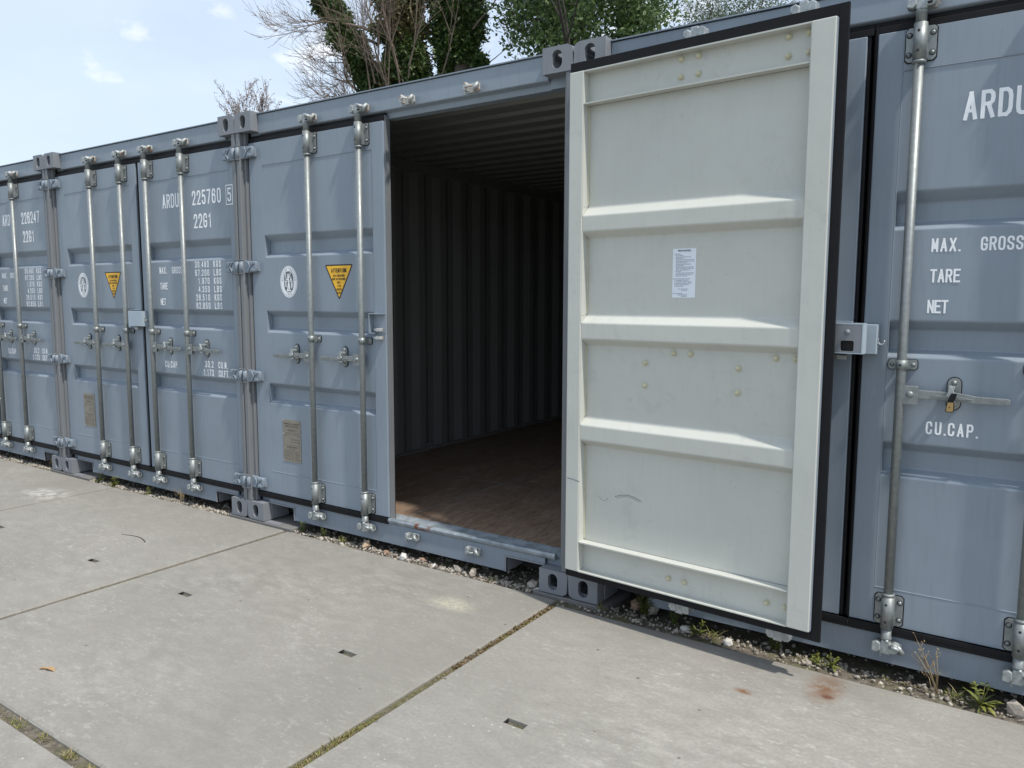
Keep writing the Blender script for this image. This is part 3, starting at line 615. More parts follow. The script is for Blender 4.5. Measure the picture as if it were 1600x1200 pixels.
def warning_mesh():
    b = MB(); P = [Vector((.736, 1.641)), Vector((.970, 1.641)), Vector((.853, 1.434))]; c = sum(P, Vector((0, 0)))/3
    def tri(k, y, mat, r):
        pts = []; Q = [c+(p-c)*k for p in P]
        for i in range(3):
            p = Q[i]; a = (Q[i-1]-p).normalized(); d = (Q[(i+1) % 3]-p).normalized(); pts += [p+a*r, p+(a+d)*r*.33, p+d*r]
        b.add([(p.x, y, p.y) for p in pts], [tuple(range(9))], mat)
    tri(1.0, -.0008, 'black_print', .012); tri(.885, -.0013, 'yellow', .004)
    for s, wdt, z, h in (('ATTENTION', .126, 1.594, .024), ('THIS CONTAINER', .098, 1.570, .0125), ('MUST BE REPAIRED', .110, 1.550, .0125), ('ONLY', .030, 1.530, .0125), ('WITH', .030, 1.510, .0125), ('CORTEN', .044, 1.490, .0125), ('STEEL', .034, 1.470, .0125)):
        text(b, s, .853-wdt/2, .853+wdt/2, z, h, -.0018, 'black_print', .17, .5)
    return b
def plate_mesh():
    b = MB(); x0, x1, z0, z1 = .318, .486, .412, .682
    b.box(x0, x1, -.0025, -.0006, z0, z1, 'plate', .0008)
    for x in (x0+.006, x1-.006):
        for z in (z0+.007, .590, z1-.007): b.dome((x, -.0025, z), (0, -1, 0), .0048, .003, 'cast_galv')
    y = -.0031
    ln = lambda u0, u1, z, h, s: text(b, s, x0+u0, x0+u1, z, h*1.6, y, 'plate_ink', .2, .5)
    gk = random.Random(6); gr = lambda u0, u1, z, h=.0055: greek(b, gk, x0+u0, x0+u1, z, h, y, 'plate_ink')
    ln(.012, .156, .652, .0055, 'APPROVED FOR TRANSPORT'); ln(.022, .146, .636, .0055, 'UNDER CUSTOMS SEAL')
    ribbon(b, [*oval(.402, .616, .048, .008, 24), oval(.402, .616, .048, .008, 24)[0]], .001, y, 'plate_ink'); gr(.054, .116, .612, .008)
    for z in (.601, .5835, .520): b.box(x0+.008, x1-.008, y+.0003, y+.0005, z, z+.0009, 'plate_ink')
    b.box(.394, .3949, y+.0003, y+.0005, .5215, .5830, 'plate_ink'); gr(.010, .04, .575); gr(.012, .15, .592, .004)
    for z in (.556, .540): gr(.082, .158, z)
    ln(.034, .134, .505, .005, 'CSC SAFETY APPROVAL'); gr(.060, .114, .494)
    for i in range(6): gr(.010, .068, .482-i*.0112); gr(.076, .098, .482-i*.0112); gr(.110, .134+.01*(i % 3), .482-i*.0112)
    return b
def greek(b, g, x0, x1, z, h, y, mat, xf=lambda u, v: (u, v)):
    # print too small to read: rows of word-long dashes
    x = x0
    while x < x1-.002:
        e = min(x1, x+g.uniform(.6, 2.2)*h); q = [xf(x, z), xf(e, z), xf(e, z+h*.8), xf(x, z+h*.8)]
        n = max(1, int((e-x)/(h*.55)))
        for k in range(n):
            a = x+(e-x)*k/n; c = x+(e-x)*(k+.62)/n; q = [xf(a, z), xf(c, z), xf(c, z+h*.8), xf(a, z+h*.8)]; b.add([(u, y, v) for u, v in q], [(0, 1, 2, 3)], mat)
        x = e+h*.55
Y_ = -.0008
def words(num, chk):
    # every printed line of the right-hand door: (word, x0, x1, z, height, stroke, char width)
    r = [('MAX.', 1.471, 1.563, 1.615, .048, .14, .45), ('GROSS', 1.624, 1.750, 1.615, .048, .14, .45), ('TARE', 1.472, 1.568, 1.505, .048, .14, .45), ('NET', 1.469, 1.536, 1.394, .048, .14, .45),
         ('CU.CAP.', 1.488, 1.655, .948, .048, .14, .45), ('33.2', 1.968, 2.061, .972, .045, .14, .46), ('1.173', 1.946, 2.061, .914, .045, .14, .46), ('CU.M.', 2.114, 2.216, .972, .045, .14, .45), ('CU.FT.', 2.114, 2.228, .914, .045, .14, .45), ('ARDU', 1.545, 1.742, 2.068, .096, .135, .44)]
    for i, t in enumerate(('30.480', '67.200', '1.970', '4.350', '28.510', '62.850')):
        z = 1.650-.0556*i; r += [(t, 2.053-(.158 if len(t) == 6 else .126), 2.053, z, .043, .145, .48), (('KGS', 'LBS')[i % 2], 2.101, 2.183, z, .043, .145, .48)]
    if num: r += [(num, 1.893, 2.211, 2.068, .096, .135, .44), ('22G1', 1.903, 2.107, 1.914, .096, .135, .44)]
    if chk: r += [(chk, 2.281, 2.322, 2.068, .088, .13, .45)]
    return r
def word_mesh(t):
    b = MB(); text(b, t[0], t[1], t[2], t[3], t[4], Y_ if t[2] > 2.3 else .0014, wd=t[5], cw=t[6]); return b
def box_mesh():
    b = MB(); ribbon(b, [(2.268, 2.050), (2.335, 2.050), (2.335, 2.172), (2.268, 2.172), (2.268, 2.050)], .006, Y_, 'letter'); return b
def sticker_mesh():
    # printed sheet on the inside of the leaf; faces the inside (+y)
    b = MB(); xh = 2.372; x0, x1, z0, z1 = xh-.592, xh-.490, 1.441, 1.640; y = .0062
    b.box(x0, x1, .0055, y, z0, z1, 'sticker'); random.seed(3)
    gk = random.Random(3); text(b, 'SPECIFICATION DATA', 0, .058, 0, .0065, y+.0006, 'ink', .2, .5, 1, xf=lambda a, c: (x1-.022-a, 1.628+c)); z = 1.616
    for u, n in ((.006, .03), (.014, .035), (.014, .07), (.012, .036), (.015, .08), (.015, .082), (.015, .05), (.015, .066), (.012, .036), (.015, .08), (.015, .08), (.015, .064), (.012, .028), (.015, .08), (.015, .078), (.015, .052), (0, 0), (.004, .076), (.012, .058), (.010, .074), (.010, .076), (.010, .064), (.010, .038), (0, 0), (.026, .045), (.040, .028), (0, 0), (.004, .045), (.024, .046), (.040, .028)):
        if n: greek(b, gk, 0, n, 0, .0042, y+.0006, 'ink', lambda a, c: (x1-u-a, z+c))
        z -= .0059
    return b
def scuff_mesh():
    b = MB(); xh = 2.372; y = .0060
    for (u0, u1, z, k, wd) in ((.235, .365, .545, .030, .0022), (.245, .355, .542, .026, .0014), (.15, .20, .56, -.03, .0012)):
        ribbon(b, [(xh-(u0+(u1-u0)*i/10), z+k*math.sin(math.pi*(.15+.7*i/10))) for i in range(11)], wd, y+len(b.v)*1e-6, 'grey_print')
    ribbon(b, [(xh-.012, .62), (xh-.04, .618), (xh-.075, .612)], .004, .0557, 'ink'); return b
def bolt_mesh():
    b = MB(); b.tube([(0, 0, 0), (0, .004, 0)], .0125, 'bolt_paint', 12); b.dome((0, .004, 0), (0, 1, 0), .0105, .013, 'bolt_paint', 10); return b
def ring_mesh():
    b = MB(); b.tube([(.0, math.cos(a)*.022, math.sin(a)*.022) for a in [2*math.pi*i/14 for i in range(15)]], .005, 'cast_galv', 8); b.box(-.008, .008, -.012, .012, -.03, -.02, 'wall_paint'); return b

def rel(key, fn, o, mirror=None):
    k = key+str(o[0])
    if k not in CACHE: CACHE[k] = fn().mesh(key, o, None) if mirror is None else fn().mesh(key, (0, 0, 0), mirror)
    return CACHE[k]
def add_door(root, side, num, chk, opened=False, ox=0):
    D = LEFT if side == 'L' else RIGHT; og = (D['h'], 0, 0)
    d = link('door', rel('door'+side, lambda: door_leaf(D, False), og), root, (D['h'], DY, 0))
    if opened:
        d.location = (.062+2.4395, -.077, .008); d.rotation_euler = (0, 0, R_(175.52)); d['label'] = 'pale inner face of the door swung wide open'
    P = lambda n, me, loc=(0, 0, 0): link(n, me, d, loc)
    P('inner_lining', rel('lining'+side, lambda: door_leaf(D, True), og)); P('gasket', rel('gasket'+side+str(opened)+str(ox), lambda: gasket_mesh(D, .034 if opened else .016, side == 'L' and ox), og))
    for i, x in enumerate(D['rods']):
        lx = x-D['h']; P('lock_rod', cached('rod', rod_mesh), (lx, -.035, 0)); P('rod_bracket', cached('brT', lambda: bracket_mesh(True)), (lx, -.035, 0)); P('rod_bracket', cached('brB', lambda: bracket_mesh(False)), (lx, -.035, 0)); P('rod_guide', cached('guide', guide_mesh), (lx, -.035, 0))
        if side == 'R': P('handle', cached('handle', handle_mesh), (lx, -.035, 0)); P('handle_latch', cached('latch', latch_mesh), (lx, -.035, 0))
        else:
            for n, k, fn in (('handle', 'handleL', handle_mesh), ('handle_latch', 'latchL', latch_mesh)):
                if k not in CACHE: CACHE[k] = fn().mesh(k, (0, 0, 0), 0.0)
                P(n, CACHE[k], (lx, -.035, 0))
    for z in (2.351, 1.643, .945, .248):
        if side == 'L': P('hinge', cached('hinge', hinge_mesh), (-D['h'], -DY, z))
        else:
            if 'hingeR' not in CACHE: CACHE['hingeR'] = hinge_mesh().mesh('hingeR', (0, 0, 0), 0.0)
            P('hinge', CACHE['hingeR'], (W_-D['h'], -DY, z))
    if side == 'L':
        P('lock_bracket', rel('lockL', box_bracket, og)); P('emblem', rel('emblem', emblem_mesh, og), (0, .0021, 0)); P('warning_sign', rel('warn', warning_mesh, og), (0, .0021, 0)); P('data_plate', rel('dplate', plate_mesh, og), (0, .0021, 0))
    else:
        P('lock_box', rel('lockR', lock_box, og))
        if not opened:
            for t in words(num, chk): P('lettering', rel('word'+t[0]+str(t[3]), lambda: word_mesh(t), og))
            if chk: P('check_digit_frame', rel('chk', box_mesh, og))
    if opened:
        P('sticker', rel('sticker', sticker_mesh, og)); P('scuff_mark', rel('scuff', scuff_mesh, og)); bm = cached('bolt', bolt_mesh)
        for rx in (-.545, -.972):
            for dx in (-.0375, .0375):
                for z in (2.384, 2.316, .318, .248): P('bolt', bm, (rx+dx, .009, z))
                P('bolt', bm, (rx+dx+.002, .0045, 1.212))
        for rx in (-.373, -.785):
            for z in (1.165, 1.069): P('bolt', bm, (rx+.0, .0045, z))
    return d
def container(name, ox, num, chk, label, opened=False):
    root = link('shipping_container', None, None, (ox, 0, 0), 0, label=label, category='container', group='row of blue grey shipping containers')
    P = lambda n, me, loc=(0, 0, 0), pa=root: link(n, me, pa, loc)
    for top in (True, False):
        k = 'cast%d' % top
        P('corner_casting', cached(k, lambda: casting_mesh(top)))
        if k+'m' not in CACHE: CACHE[k+'m'] = casting_mesh(top).mesh(k+'m', (0, 0, 0), W_/2)
        P('corner_casting', CACHE[k+'m'])
    P('corner_post', cached('post', post_mesh))
    if 'postm' not in CACHE: CACHE['postm'] = post_mesh().mesh('postm', (0, 0, 0), W_/2)
    P('corner_post', CACHE['postm'])
    h = P('header', cached('header', header_mesh)); s = P('sill', cached('sill', sill_mesh))
    for x in (.645, 1.066, 1.400, 1.827):
        P('cam_keeper', cached('kT', lambda: keeper_mesh(True)), (x+.012, .053, 2.490), h); P('cam_keeper', cached('kB', lambda: keeper_mesh(False)), (x+.012, .053, .108), s)
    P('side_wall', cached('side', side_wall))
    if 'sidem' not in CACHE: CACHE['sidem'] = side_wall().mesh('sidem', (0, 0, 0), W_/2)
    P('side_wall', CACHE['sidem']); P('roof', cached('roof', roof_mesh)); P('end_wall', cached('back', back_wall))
    fl = P('floor', cached('floor', floor_mesh))
    ys = (.159, 1.12, 3.54, 5.94)
    for i in range(3):
        for j in range(2):
            x0, x1 = ((.070, 1.265), (1.271, W_-.07))[j]
            def fb(x0=x0, x1=x1, y0=ys[i]+.003, y1=ys[i+1]-.003):
                b = MB(); b.box(x0, x1, y0, y1, .1505, .180, 'plywood', .001); return b
            P('floor_board', cached('fb%d%d' % (i, j), fb), (0, 0, random.uniform(-.0008, .0008)), fl)
    if opened:
        for y in (1.76, 3.2, 4.6): P('lashing_ring', cached('lash', ring_mesh), (.084, y, .215), fl)
    add_door(root, 'L', num, chk, False, opened); add_door(root, 'R', num, chk, opened); return root
random.seed(8)
SP = 2.4395
container('a', -3*SP, '226247', '', 'blue grey container at the far left edge of the row, numbered 226247')
container('b', -2*SP, '225760', '5', 'blue grey container numbered 225760 with both doors closed')
container('c', -SP, '', '', 'blue grey container with one door swung open onto its dark empty inside', True)
container('d', 0.0, '', '', 'blue grey container at the right behind the open door, brass padlock on its handle')

# padlock on the handle of the nearest container
p = link('padlock', None, None, (1.400+.168, -.012, 1.045), 0, label='small brass and black padlock hanging on the door handle at right', category='padlock')
b = MB(); b.prism([(-.0115, 0), (.0095, 0), (.0125, .004), (.0135, .034), (.0105, .038), (-.0075, .038), (-.0105, .034), (-.0145, .004)], -.022, -.002, 'black_print', 'y', .002); link('body', b.mesh('padlock_body'), p)
b = MB(); b.prism([(-.0090, .003), (.0075, .003), (.0100, .006), (.0105, .032), (.0085, .035), (-.0055, .035), (-.0080, .032), (-.0115, .006)], -.0235, -.0221, 'brass', 'y', .0004); b.tube([(-.001, -.0235, .018), (-.001, -.0238, .018)], .0025, 'dark', 8); link('face', b.mesh('padlock_face'), p)
b = MB(); b.prism([(-.010, .038), (.011, .038), (.020, .064), (.014, .068), (.000, .066)], -.021, -.003, 'rubber', 'y', .002); link('shackle_cover', b.mesh('padlock_cover'), p)

# bearing pads under the corner fittings
for k, nm in ((0, 'flat grey bearing pad under the corner castings beside the open door'), (1, 'flat grey bearing pad under the corner castings left of the open container'), (2, 'flat grey bearing pad under the corner castings at the far left')):
    b = MB(); b.box(-.20, .43 if k else .20, -.002, .30, -.055, -.006, 'pad_mat', .004)
    if k: b.box(.165, .30, .006, .05, -.0058, -.001, 'cast_paint', .001)
    link('bearing_pad', b.mesh('bearing_pad'), None, (-k*SP-.0, 0, 0), 0, label=nm, category='pad', group='pads under the containers')

# ------------------------------------------------------------------ gravel, stones, moss and weeds
def rock(rng, r, c, sq=.7):
    bm = bmesh.new(); bmesh.ops.create_icosphere(bm, subdivisions=1, radius=r)
    sx, sy, sz = rng.uniform(.75, 1.3), rng.uniform(.75, 1.2), rng.uniform(sq*.7, sq*1.2); q = Matrix.Rotation(rng.uniform(0, 6.3), 3, Vector((rng.uniform(-1, 1), rng.uniform(-1, 1), rng.uniform(-1, 1))).normalized())
    vs = []
    for v in bm.verts:
        u = Vector((v.co.x*sx, v.co.y*sy, v.co.z*sz))*rng.uniform(.78, 1.15); vs.append(q @ u+Vector(c))
    fs = [[v.index for v in f.verts] for f in bm.faces]; bm.free(); return vs, fs
rng = random.Random(11)
b = MB()
for i in range(13000):
    x = rng.uniform(-7.2, 2.5); near = x > -2.5
    y = rng.choice((rng.uniform(-.012, .07), rng.uniform(-.012, .09), rng.uniform(.0, .40))); r = rng.choice((.003, .004, .005, .006, .008, .010))*rng.uniform(.8, 1.3)
    if x > .15 and rng.random() < .55: continue
    if x > -.03: y -= rng.uniform(0, .045)*(1 if y < .03 else 0)
    if any(-.22 < x+k*SP < (.44 if k else .21) for k in (0, 1, 2)) and -.02 < y < .31: continue
    v, f = rock(rng, r, (x, y, (-.036+rng.uniform(0, .024) if y < .035 else -.045+rng.uniform(0, .02)))); b.add(v, f, 'stone')
link('gravel', b.mesh('gravel'), None, kind='stuff', label='pale limestone gravel along the foot of the containers', category='gravel')
STN = [((-1.384, .030, .0), .034, 'tan_stone', 'tallest tan stone standing at the slab edge left of the open doorway'), ((-1.215, .020, -.012), .028, 'brown_stone', 'brown stone lying right of the tall tan stone'), ((-1.075, .018, -.012), .030, 'white_stone', 'whitest stone under the sill of the open container'),
 ((-.965, .045, -.018), .026, 'brown_stone', 'dark stone half under the sill beside the white stone'), ((-.855, .012, -.018), .020, 'white_stone', 'small pale stone between the two sill keepers'), ((-.70, .030, -.010), .032, 'stone', 'large pale stone below the second sill keeper'), ((-.60, .030, -.012), .034, 'stone', 'largest mottled stone below the second sill keeper'),
 ((-.25, .075, -.018), .036, 'stone', 'grey stone in the notch beside the corner casting'), ((-.19, .03, -.02), .028, 'white_stone', 'pale stone at the mouth of the notch'), ((.32, .10, .005), .038, 'brown_stone', 'dark stone in the shaded notch under the open door'), ((.40, .11, .0), .034, 'stone', 'second stone in the shaded notch under the open door'),
 ((.60, .010, -.012), .024, 'white_stone', 'pale stone among weeds below the open door'), ((.80, -.020, -.012), .026, 'white_stone', 'white stone below the right end of the open door'), ((1.13, -.018, -.014), .020, 'stone', 'small pale stone right of the open door'), ((1.83, .005, -.005), .034, 'stone', 'grey stone at the right edge of the picture')]
for c, r, mt, lb in STN:
    b = MB(); v, f = rock(rng, r, (0, 0, 0), .8); b.add(v, f, mt); link('stone', b.mesh('stone'), None, c, 0, label=lb, category='stone', group='loose stones along the containers')

def blade(b, base, d, ln, wd, mat, droop=.6, seg=3, fold=.25):
    base = Vector(base); d = Vector(d).normalized(); side = d.cross(Vector((0, 0, 1))); side = side.normalized() if side.length > .05 else Vector((1, 0, 0)); vs = []; p = base.copy()
    for i in range(seg+1):
        t = i/seg; wv = wd*max(.06, math.sin(math.pi*min(1, .12+.88*t))**.8 if t < .99 else .06)*.5; up = side.cross(d).normalized()
        vs += [p-side*wv+up*wv*fold, p, p+side*wv+up*wv*fold]; d = (d+Vector((0, 0, -droop/seg))).normalized(); p = p+d*ln/seg
    fs = []
    for i in range(seg):
        o = 3*i; fs += [(o, o+1, o+4, o+3), (o+1, o+2, o+5, o+4)]
    b.add(vs, fs, mat)
def weed(loc, lb, kind='leafy', sc=1.0, seed=0):
    g = random.Random(seed+77); root = link('weed', None, None, loc, 0, label=lb, category='weed', group='weeds along the containers'); b = MB(); s = MB()
    if kind == 'leafy':
        for i in range(16): a = g.uniform(0, 6.3); blade(b, (g.uniform(-.01, .01)*sc, g.uniform(-.008, .008)*sc, 0), (math.cos(a), math.sin(a), g.uniform(.5, 1.8)), g.uniform(.04, .09)*sc, g.uniform(.012, .022)*sc, g.choice(('weed_green', 'weed_green', 'weed_dark')), g.uniform(.5, 1.2))
        for i in range(4):
            a = g.uniform(0, 6.3); p = [(0, 0, 0), (math.cos(a)*.012*sc, math.sin(a)*.012*sc, .04*sc), (math.cos(a)*.03*sc, math.sin(a)*.03*sc, .075*sc)]; s.tube(p, [.0016*sc, .0012*sc, .0006*sc], 'weed_green', 5)
            for q in range(5): aa = g.uniform(0, 6.3); t = g.uniform(.3, 1); blade(b, tuple(p[1][k]+(p[2][k]-p[1][k])*t for k in range(3)), (math.cos(aa), math.sin(aa), .5), .022*sc, .008*sc, 'weed_green', .5)
    elif kind == 'bush':
        for i in range(9):
            a = g.uniform(0, 6.3); h = g.uniform(.04, .11)*sc; p = [Vector((g.uniform(-.02, .02)*sc, g.uniform(-.01, .01)*sc, 0)), Vector((math.cos(a)*.015*sc, math.sin(a)*.01*sc, h*.6)), Vector((math.cos(a)*.03*sc, math.sin(a)*.02*sc, h))]; s.tube(p, [.0014*sc, .001*sc, .0005*sc], 'weed_dark', 5)
            for q in range(16): t = g.uniform(.1, 1); aa = g.uniform(0, 6.3); c = p[0].lerp(p[2], t); blade(b, c, (math.cos(aa), math.sin(aa), g.uniform(.1, .8)), g.uniform(.010, .022)*sc, g.uniform(.005, .009)*sc, g.choice(('weed_dark', 'weed_dark', 'weed_green')), .4, 2)
    elif kind == 'grass':
        for i in range(34): a = g.uniform(0, 6.3); blade(b, (g.gauss(0, .012)*sc, g.gauss(0, .008)*sc, 0), (math.cos(a), math.sin(a), g.uniform(.6, 2.2)), g.uniform(.02, .06)*sc, g.uniform(.002, .004)*sc, g.choice(('weed_green', 'weed_green', 'weed_dry', 'weed_dark')), g.uniform(.4, 1.2))
        s.tube([(0, 0, 0), (.004, 0, .02*sc)], [.001, .0004], 'weed_green', 5)
    else:   # dry stems
        for i in range(6):
            a = g.uniform(-.5, .5); h = g.uniform(.10, .19)*sc; p = [Vector((g.uniform(-.02, .02), g.uniform(-.01, .01), 0)), Vector((a*.05, g.uniform(-.01, .01), h*.5)), Vector((a*.12-.02, g.uniform(-.02, .02), h))]; s.tube(p, [.0022, .0016, .0008], 'weed_dry', 5)
            for q in range(9): t = g.uniform(.4, 1); c = p[0].lerp(p[2], t); e = c+Vector((g.uniform(-.022, .022), g.uniform(-.015, .015), g.uniform(.005, .03))); s.tube([c, e], [.0008, .0004], 'weed_dry', 4); blade(b, e, (g.uniform(-1, 1), g.uniform(-1, 1), .6), .010, .004, 'weed_dry', .3, 2)
    link('stem', s.mesh('stem'), root); link('leaves', b.mesh('leaves'), root)
WD = [((-1.93, .025, -.02), 'dark leafy weed beside the bearing pad left of the open container', 'bush', .8), ((-1.74, .020, -.02), 'low green weed under the closed door of the open container', 'bush', .6), ((-1.58, .02, -.02), 'sparse weed nearest the tall tan stone', 'leafy', .5), ((-4.33, .03, -.02), 'tall yellow green weed beside the pad at far left', 'leafy', 1.0), ((-4.10, .02, -.02), 'yellow green weed second from the far left pad', 'leafy', .95),
 ((-3.62, .02, -.02), 'thin pale weed under the door numbered 225760', 'leafy', .7), ((-3.22, .02, -.02), 'small reddish dry weed under the door numbered 225760', 'dry', .5), ((-.46, .012, -.02), 'yellowish moss tuft right of the largest mottled stone', 'grass', .8), ((-.32, .005, -.02), 'small yellow tuft left of the notch', 'grass', .5),
 ((.19, -.010, -.012), 'grass tuft in front of the casting under the open door', 'grass', .9), ((.39, .03, -.01), 'tall dark feathery weed in the shade of the open door', 'bush', 1.35), ((.545, .01, -.012), 'bushy green weed under the middle of the open door', 'bush', .9), ((.665, -.012, -.012), 'star shaped green weed beside the pale stone', 'leafy', .75), ((.72, -.010, -.012), 'yellow green mossy weed under the open door', 'grass', 1.1), ((.985, .02, -.012), 'dark weed under the right end of the open door', 'bush', .8), ((1.155, -.005, -.012), 'small weed just right of the open door', 'leafy', .5), ((1.215, -.005, -.012), 'second small weed right of the open door', 'leafy', .6),
 ((1.575, .0, -.012), 'dry brown branching stems below the right container', 'dry', 1.0), ((1.725, -.012, -.012), 'largest leafy dandelion weed at the lower right', 'leafy', .95), ((1.64, .0, -.012), 'low tuft between the dry stems and the dandelion', 'grass', 1.0), ((-5.06, .03, -.02), 'pale dry weed at the far left', 'dry', .45)]
for i, (l, lb, k, s) in enumerate(WD): weed(l, lb, k, s, i*7)
# moss and grass in the joints and the gravel strip
b = MB(); rng = random.Random(21)
def tuft(x, y, z, n, h, mats):
    for _ in range(n):
        a = rng.uniform(0, 6.3); blade(b, (x+rng.gauss(0, .008), y+rng.gauss(0, .005), z), (math.cos(a), math.sin(a), rng.uniform(.4, 2)), rng.uniform(.4, 1)*h, rng.uniform(.0018, .004), rng.choice(mats), rng.uniform(.3, 1.1), 2)
def joint(x0, y0, x1, y1, dens, hf):
    n = int(math.hypot(x1-x0, y1-y0)*dens)
    for i in range(n):
        t = rng.random(); x = x0+(x1-x0)*t; y = y0+(y1-y0)*t; k = noise.noise(Vector((x*2.3+9, y*2.3, 3)))
        if k < -.05 and rng.random() < .75: continue
        jx = rng.gauss(0, .010); vert = abs(x1-x0) < .2
        tuft(x+(jx if vert else 0), y+(0 if vert else jx), -.027, rng.choice((2, 3, 5)), hf*(1+max(0, k)*2.5)*rng.uniform(.6, 1.2), ('moss', 'moss', 'weed_green', 'weed_dry'))
joint(-.03, -.10, -.03, -2.0, 900, .011); joint(-2.03, -.05, -2.03, -2.0, 600, .009); joint(-4.03, -.05, -4.03, -2.0, 200, .008); joint(-3.5, -2.02, 1.5, -2.02, 160, .011)
for (x, y, n, h) in ((-.03, -1.44, 60, .03), (-.03, -1.02, 30, .022), (-.03, -.50, 40, .035), (-.03, -.42, 30, .03), (-.03, -1.62, 70, .035), (-1.02, -2.014, 60, .038), (-.86, -2.014, 80, .042), (-.69, -2.014, 90, .045), (-.55, -2.014, 70, .04), (-2.03, -.42, 50, .025), (-2.03, -.22, 16, .02)):
    for _ in range(n//8): tuft(x+rng.gauss(0, .012 if y < -1.9 else .007), y+rng.gauss(0, .008 if y < -1.9 else .03), -.032, 8, h, ('weed_green', 'moss', 'weed_green', 'weed_dry'))
for i in range(900):
    x = rng.uniform(-5.5, 2.2) if i < 420 else rng.uniform(.3, 2.2); k = noise.noise(Vector((x*1.9, 4, 1)))
    if k > .05 or x > .3: tuft(x, rng.uniform(-.04 if x > 0 else .0, .05), -.034, 5, .022, ('moss', 'moss', 'weed_green', 'weed_dry'))
link('joint_moss', b.mesh('joint_moss'), None, kind='stuff', label='moss and short grass growing in the slab joints', category='moss')
b = MB()
for i in range(520):   # rusty litter swept into the joint
    t = rng.random()**1.6; y = -.10-.75*t; a = rng.uniform(0, 6.3); blade(b, (-.03+rng.gauss(0, .007+.012*(1-t)), y, -.026+rng.uniform(0, .012)), (math.cos(a), math.sin(a), rng.uniform(-.2, .4)), rng.uniform(.006, .016), rng.uniform(.003, .008), rng.choice(('litter', 'litter', 'weed_dry', 'moss')), .2, 2)
link('leaf_litter', b.mesh('leaf_litter'), None, kind='stuff', label='reddish brown leaf litter in the joint by the corner castings', category='litter')
b = MB(); blade(b, (0, 0, .001), (1, .25, .10), .050, .020, 'dead', .35, 4, .9); blade(b, (0, 0, .001), (-.9, -.5, .12), .032, .016, 'dead', .5, 3, .9)
link('fallen_leaf', b.mesh('fallen_leaf'), None, (-1.338, -1.776, -.010), 0, label='curled orange fallen leaf on the concrete slab', category='leaf')
b = MB(); pts = [(-2.80+.27*t, -.655+.035*math.sin(3.0*t)-.01*t, -.0105) for t in [i/10 for i in range(11)]]; b.tube(pts, [.0008, .0015, .002, .002, .002, .0022, .002, .0022, .003, .003, .0015], 'dark', 6)
link('rubber_strip', b.mesh('rubber_strip'), None, label='thin dark curved rubber strip lying on the slab', category='strip')

# ------------------------------------------------------------------ trees behind the row
def leafq(b, p, s, mat, g, ax=None):
    n = Vector((g.gauss(0, 1), g.gauss(0, 1), g.gauss(0, 1)+.5)).normalized(); a = n.orthogonal().normalized(); c = n.cross(a); t = g.uniform(0, 6.3); u = a*math.cos(t)+c*math.sin(t); v = n.cross(u)
    p = Vector(p); l = s*g.uniform(.7, 1.4); q = l*g.uniform(.35, .6); b.add([p, p+u*l*.5+v*q*.5, p+u*l, p+u*l*.5-v*q*.5], [(0, 1, 2, 3)], mat)
def branch(b, p, d, ln, r, g, depth, mat, tips, up=.0, spread=.5, seg=5, n=6, kids=3):
    pts = [Vector(p)]; d = Vector(d).normalized(); rad = [r]
    for i in range(seg):
        d = (d+Vector((g.gauss(0, .13), g.gauss(0, .13), g.gauss(0, .09)+up))).normalized(); pts.append(pts[-1]+d*ln/seg); rad.append(max(.0035, r*(1-.75*(i+1)/seg)))
    b.tube(pts, rad, mat, n, False); tips.append((pts, depth))
    if depth <= 0: return
    for k in range(kids):
        t = g.uniform(.25, .98); i = min(seg-1, int(t*seg)); q = pts[i].lerp(pts[i+1], t*seg-i); dd = (pts[i+1]-pts[i]).normalized(); o = dd.orthogonal().normalized(); o = Matrix.Rotation(g.uniform(0, 6.3), 3, dd) @ o
        branch(b, q, dd+o*spread*g.uniform(.6, 1.4), ln*g.uniform(.4, .68), max(.004, rad[i]*.55), g, depth-1, mat, tips, up, spread, max(3, seg-1), max(4, n-1), kids)
def ivy_tree(loc, lb, stems, seed, bare=0):
    g = random.Random(seed); root = link('ivy_tree', None, None, loc, 0, label=lb, category='tree', group='trees behind the containers'); t = MB(); lv = MB(); tw = MB()
    for (pts, r0, r1, wv, dens, br) in stems:
        dens *= 3
        P = [Vector(p) for p in pts]; F = []
        for i in range(len(P)-1):
            for k in range(8): F.append(P[i].lerp(P[i+1], k/8)+Vector((g.gauss(0, .03), g.gauss(0, .03), 0)))
        F.append(P[-1]); n = len(F); t.tube(F, [r0+(r1-r0)*i/(n-1) for i in range(n)], 'bark', 8, False)
        for i in range(dens):
            k = g.uniform(.40, 1)*(n-1); j = int(k); c = F[j].lerp(F[min(j+1, n-1)], k-j); a = g.uniform(0, 6.3); lump = .55+.75*abs(noise.noise(Vector((c.z*1.3+seed, a*.8, seed))))+.35*noise.noise(Vector((c.z*4, a*2, seed*2)))
            rr_ = wv*lump*(g.uniform(.75, 1.05) if g.random() < .8 else g.uniform(.4, 1.25)); q = c+Vector((math.cos(a)*rr_, math.sin(a)*rr_, g.uniform(-.1, .1)))
            bn = noise.noise(Vector((q.x*1.1, q.z*1.1, seed+4.0))); leafq(lv, q, .10, 'ivy_brown' if (bn+br+g.uniform(-.25, .25)) > .35 else 'ivy', g)
    tips = []
    for (p, d, ln, r, dep, up, sp, kids) in (bare or []): branch(tw, p, d, ln, r, g, dep, 'twig', tips, up, sp, 6, 5, kids)
    link('trunk', t.mesh('trunk'), root); link('ivy', lv.mesh('ivy'), root)
    if bare: link('bare_branches', tw.mesh('bare_branches'), root)
    return root
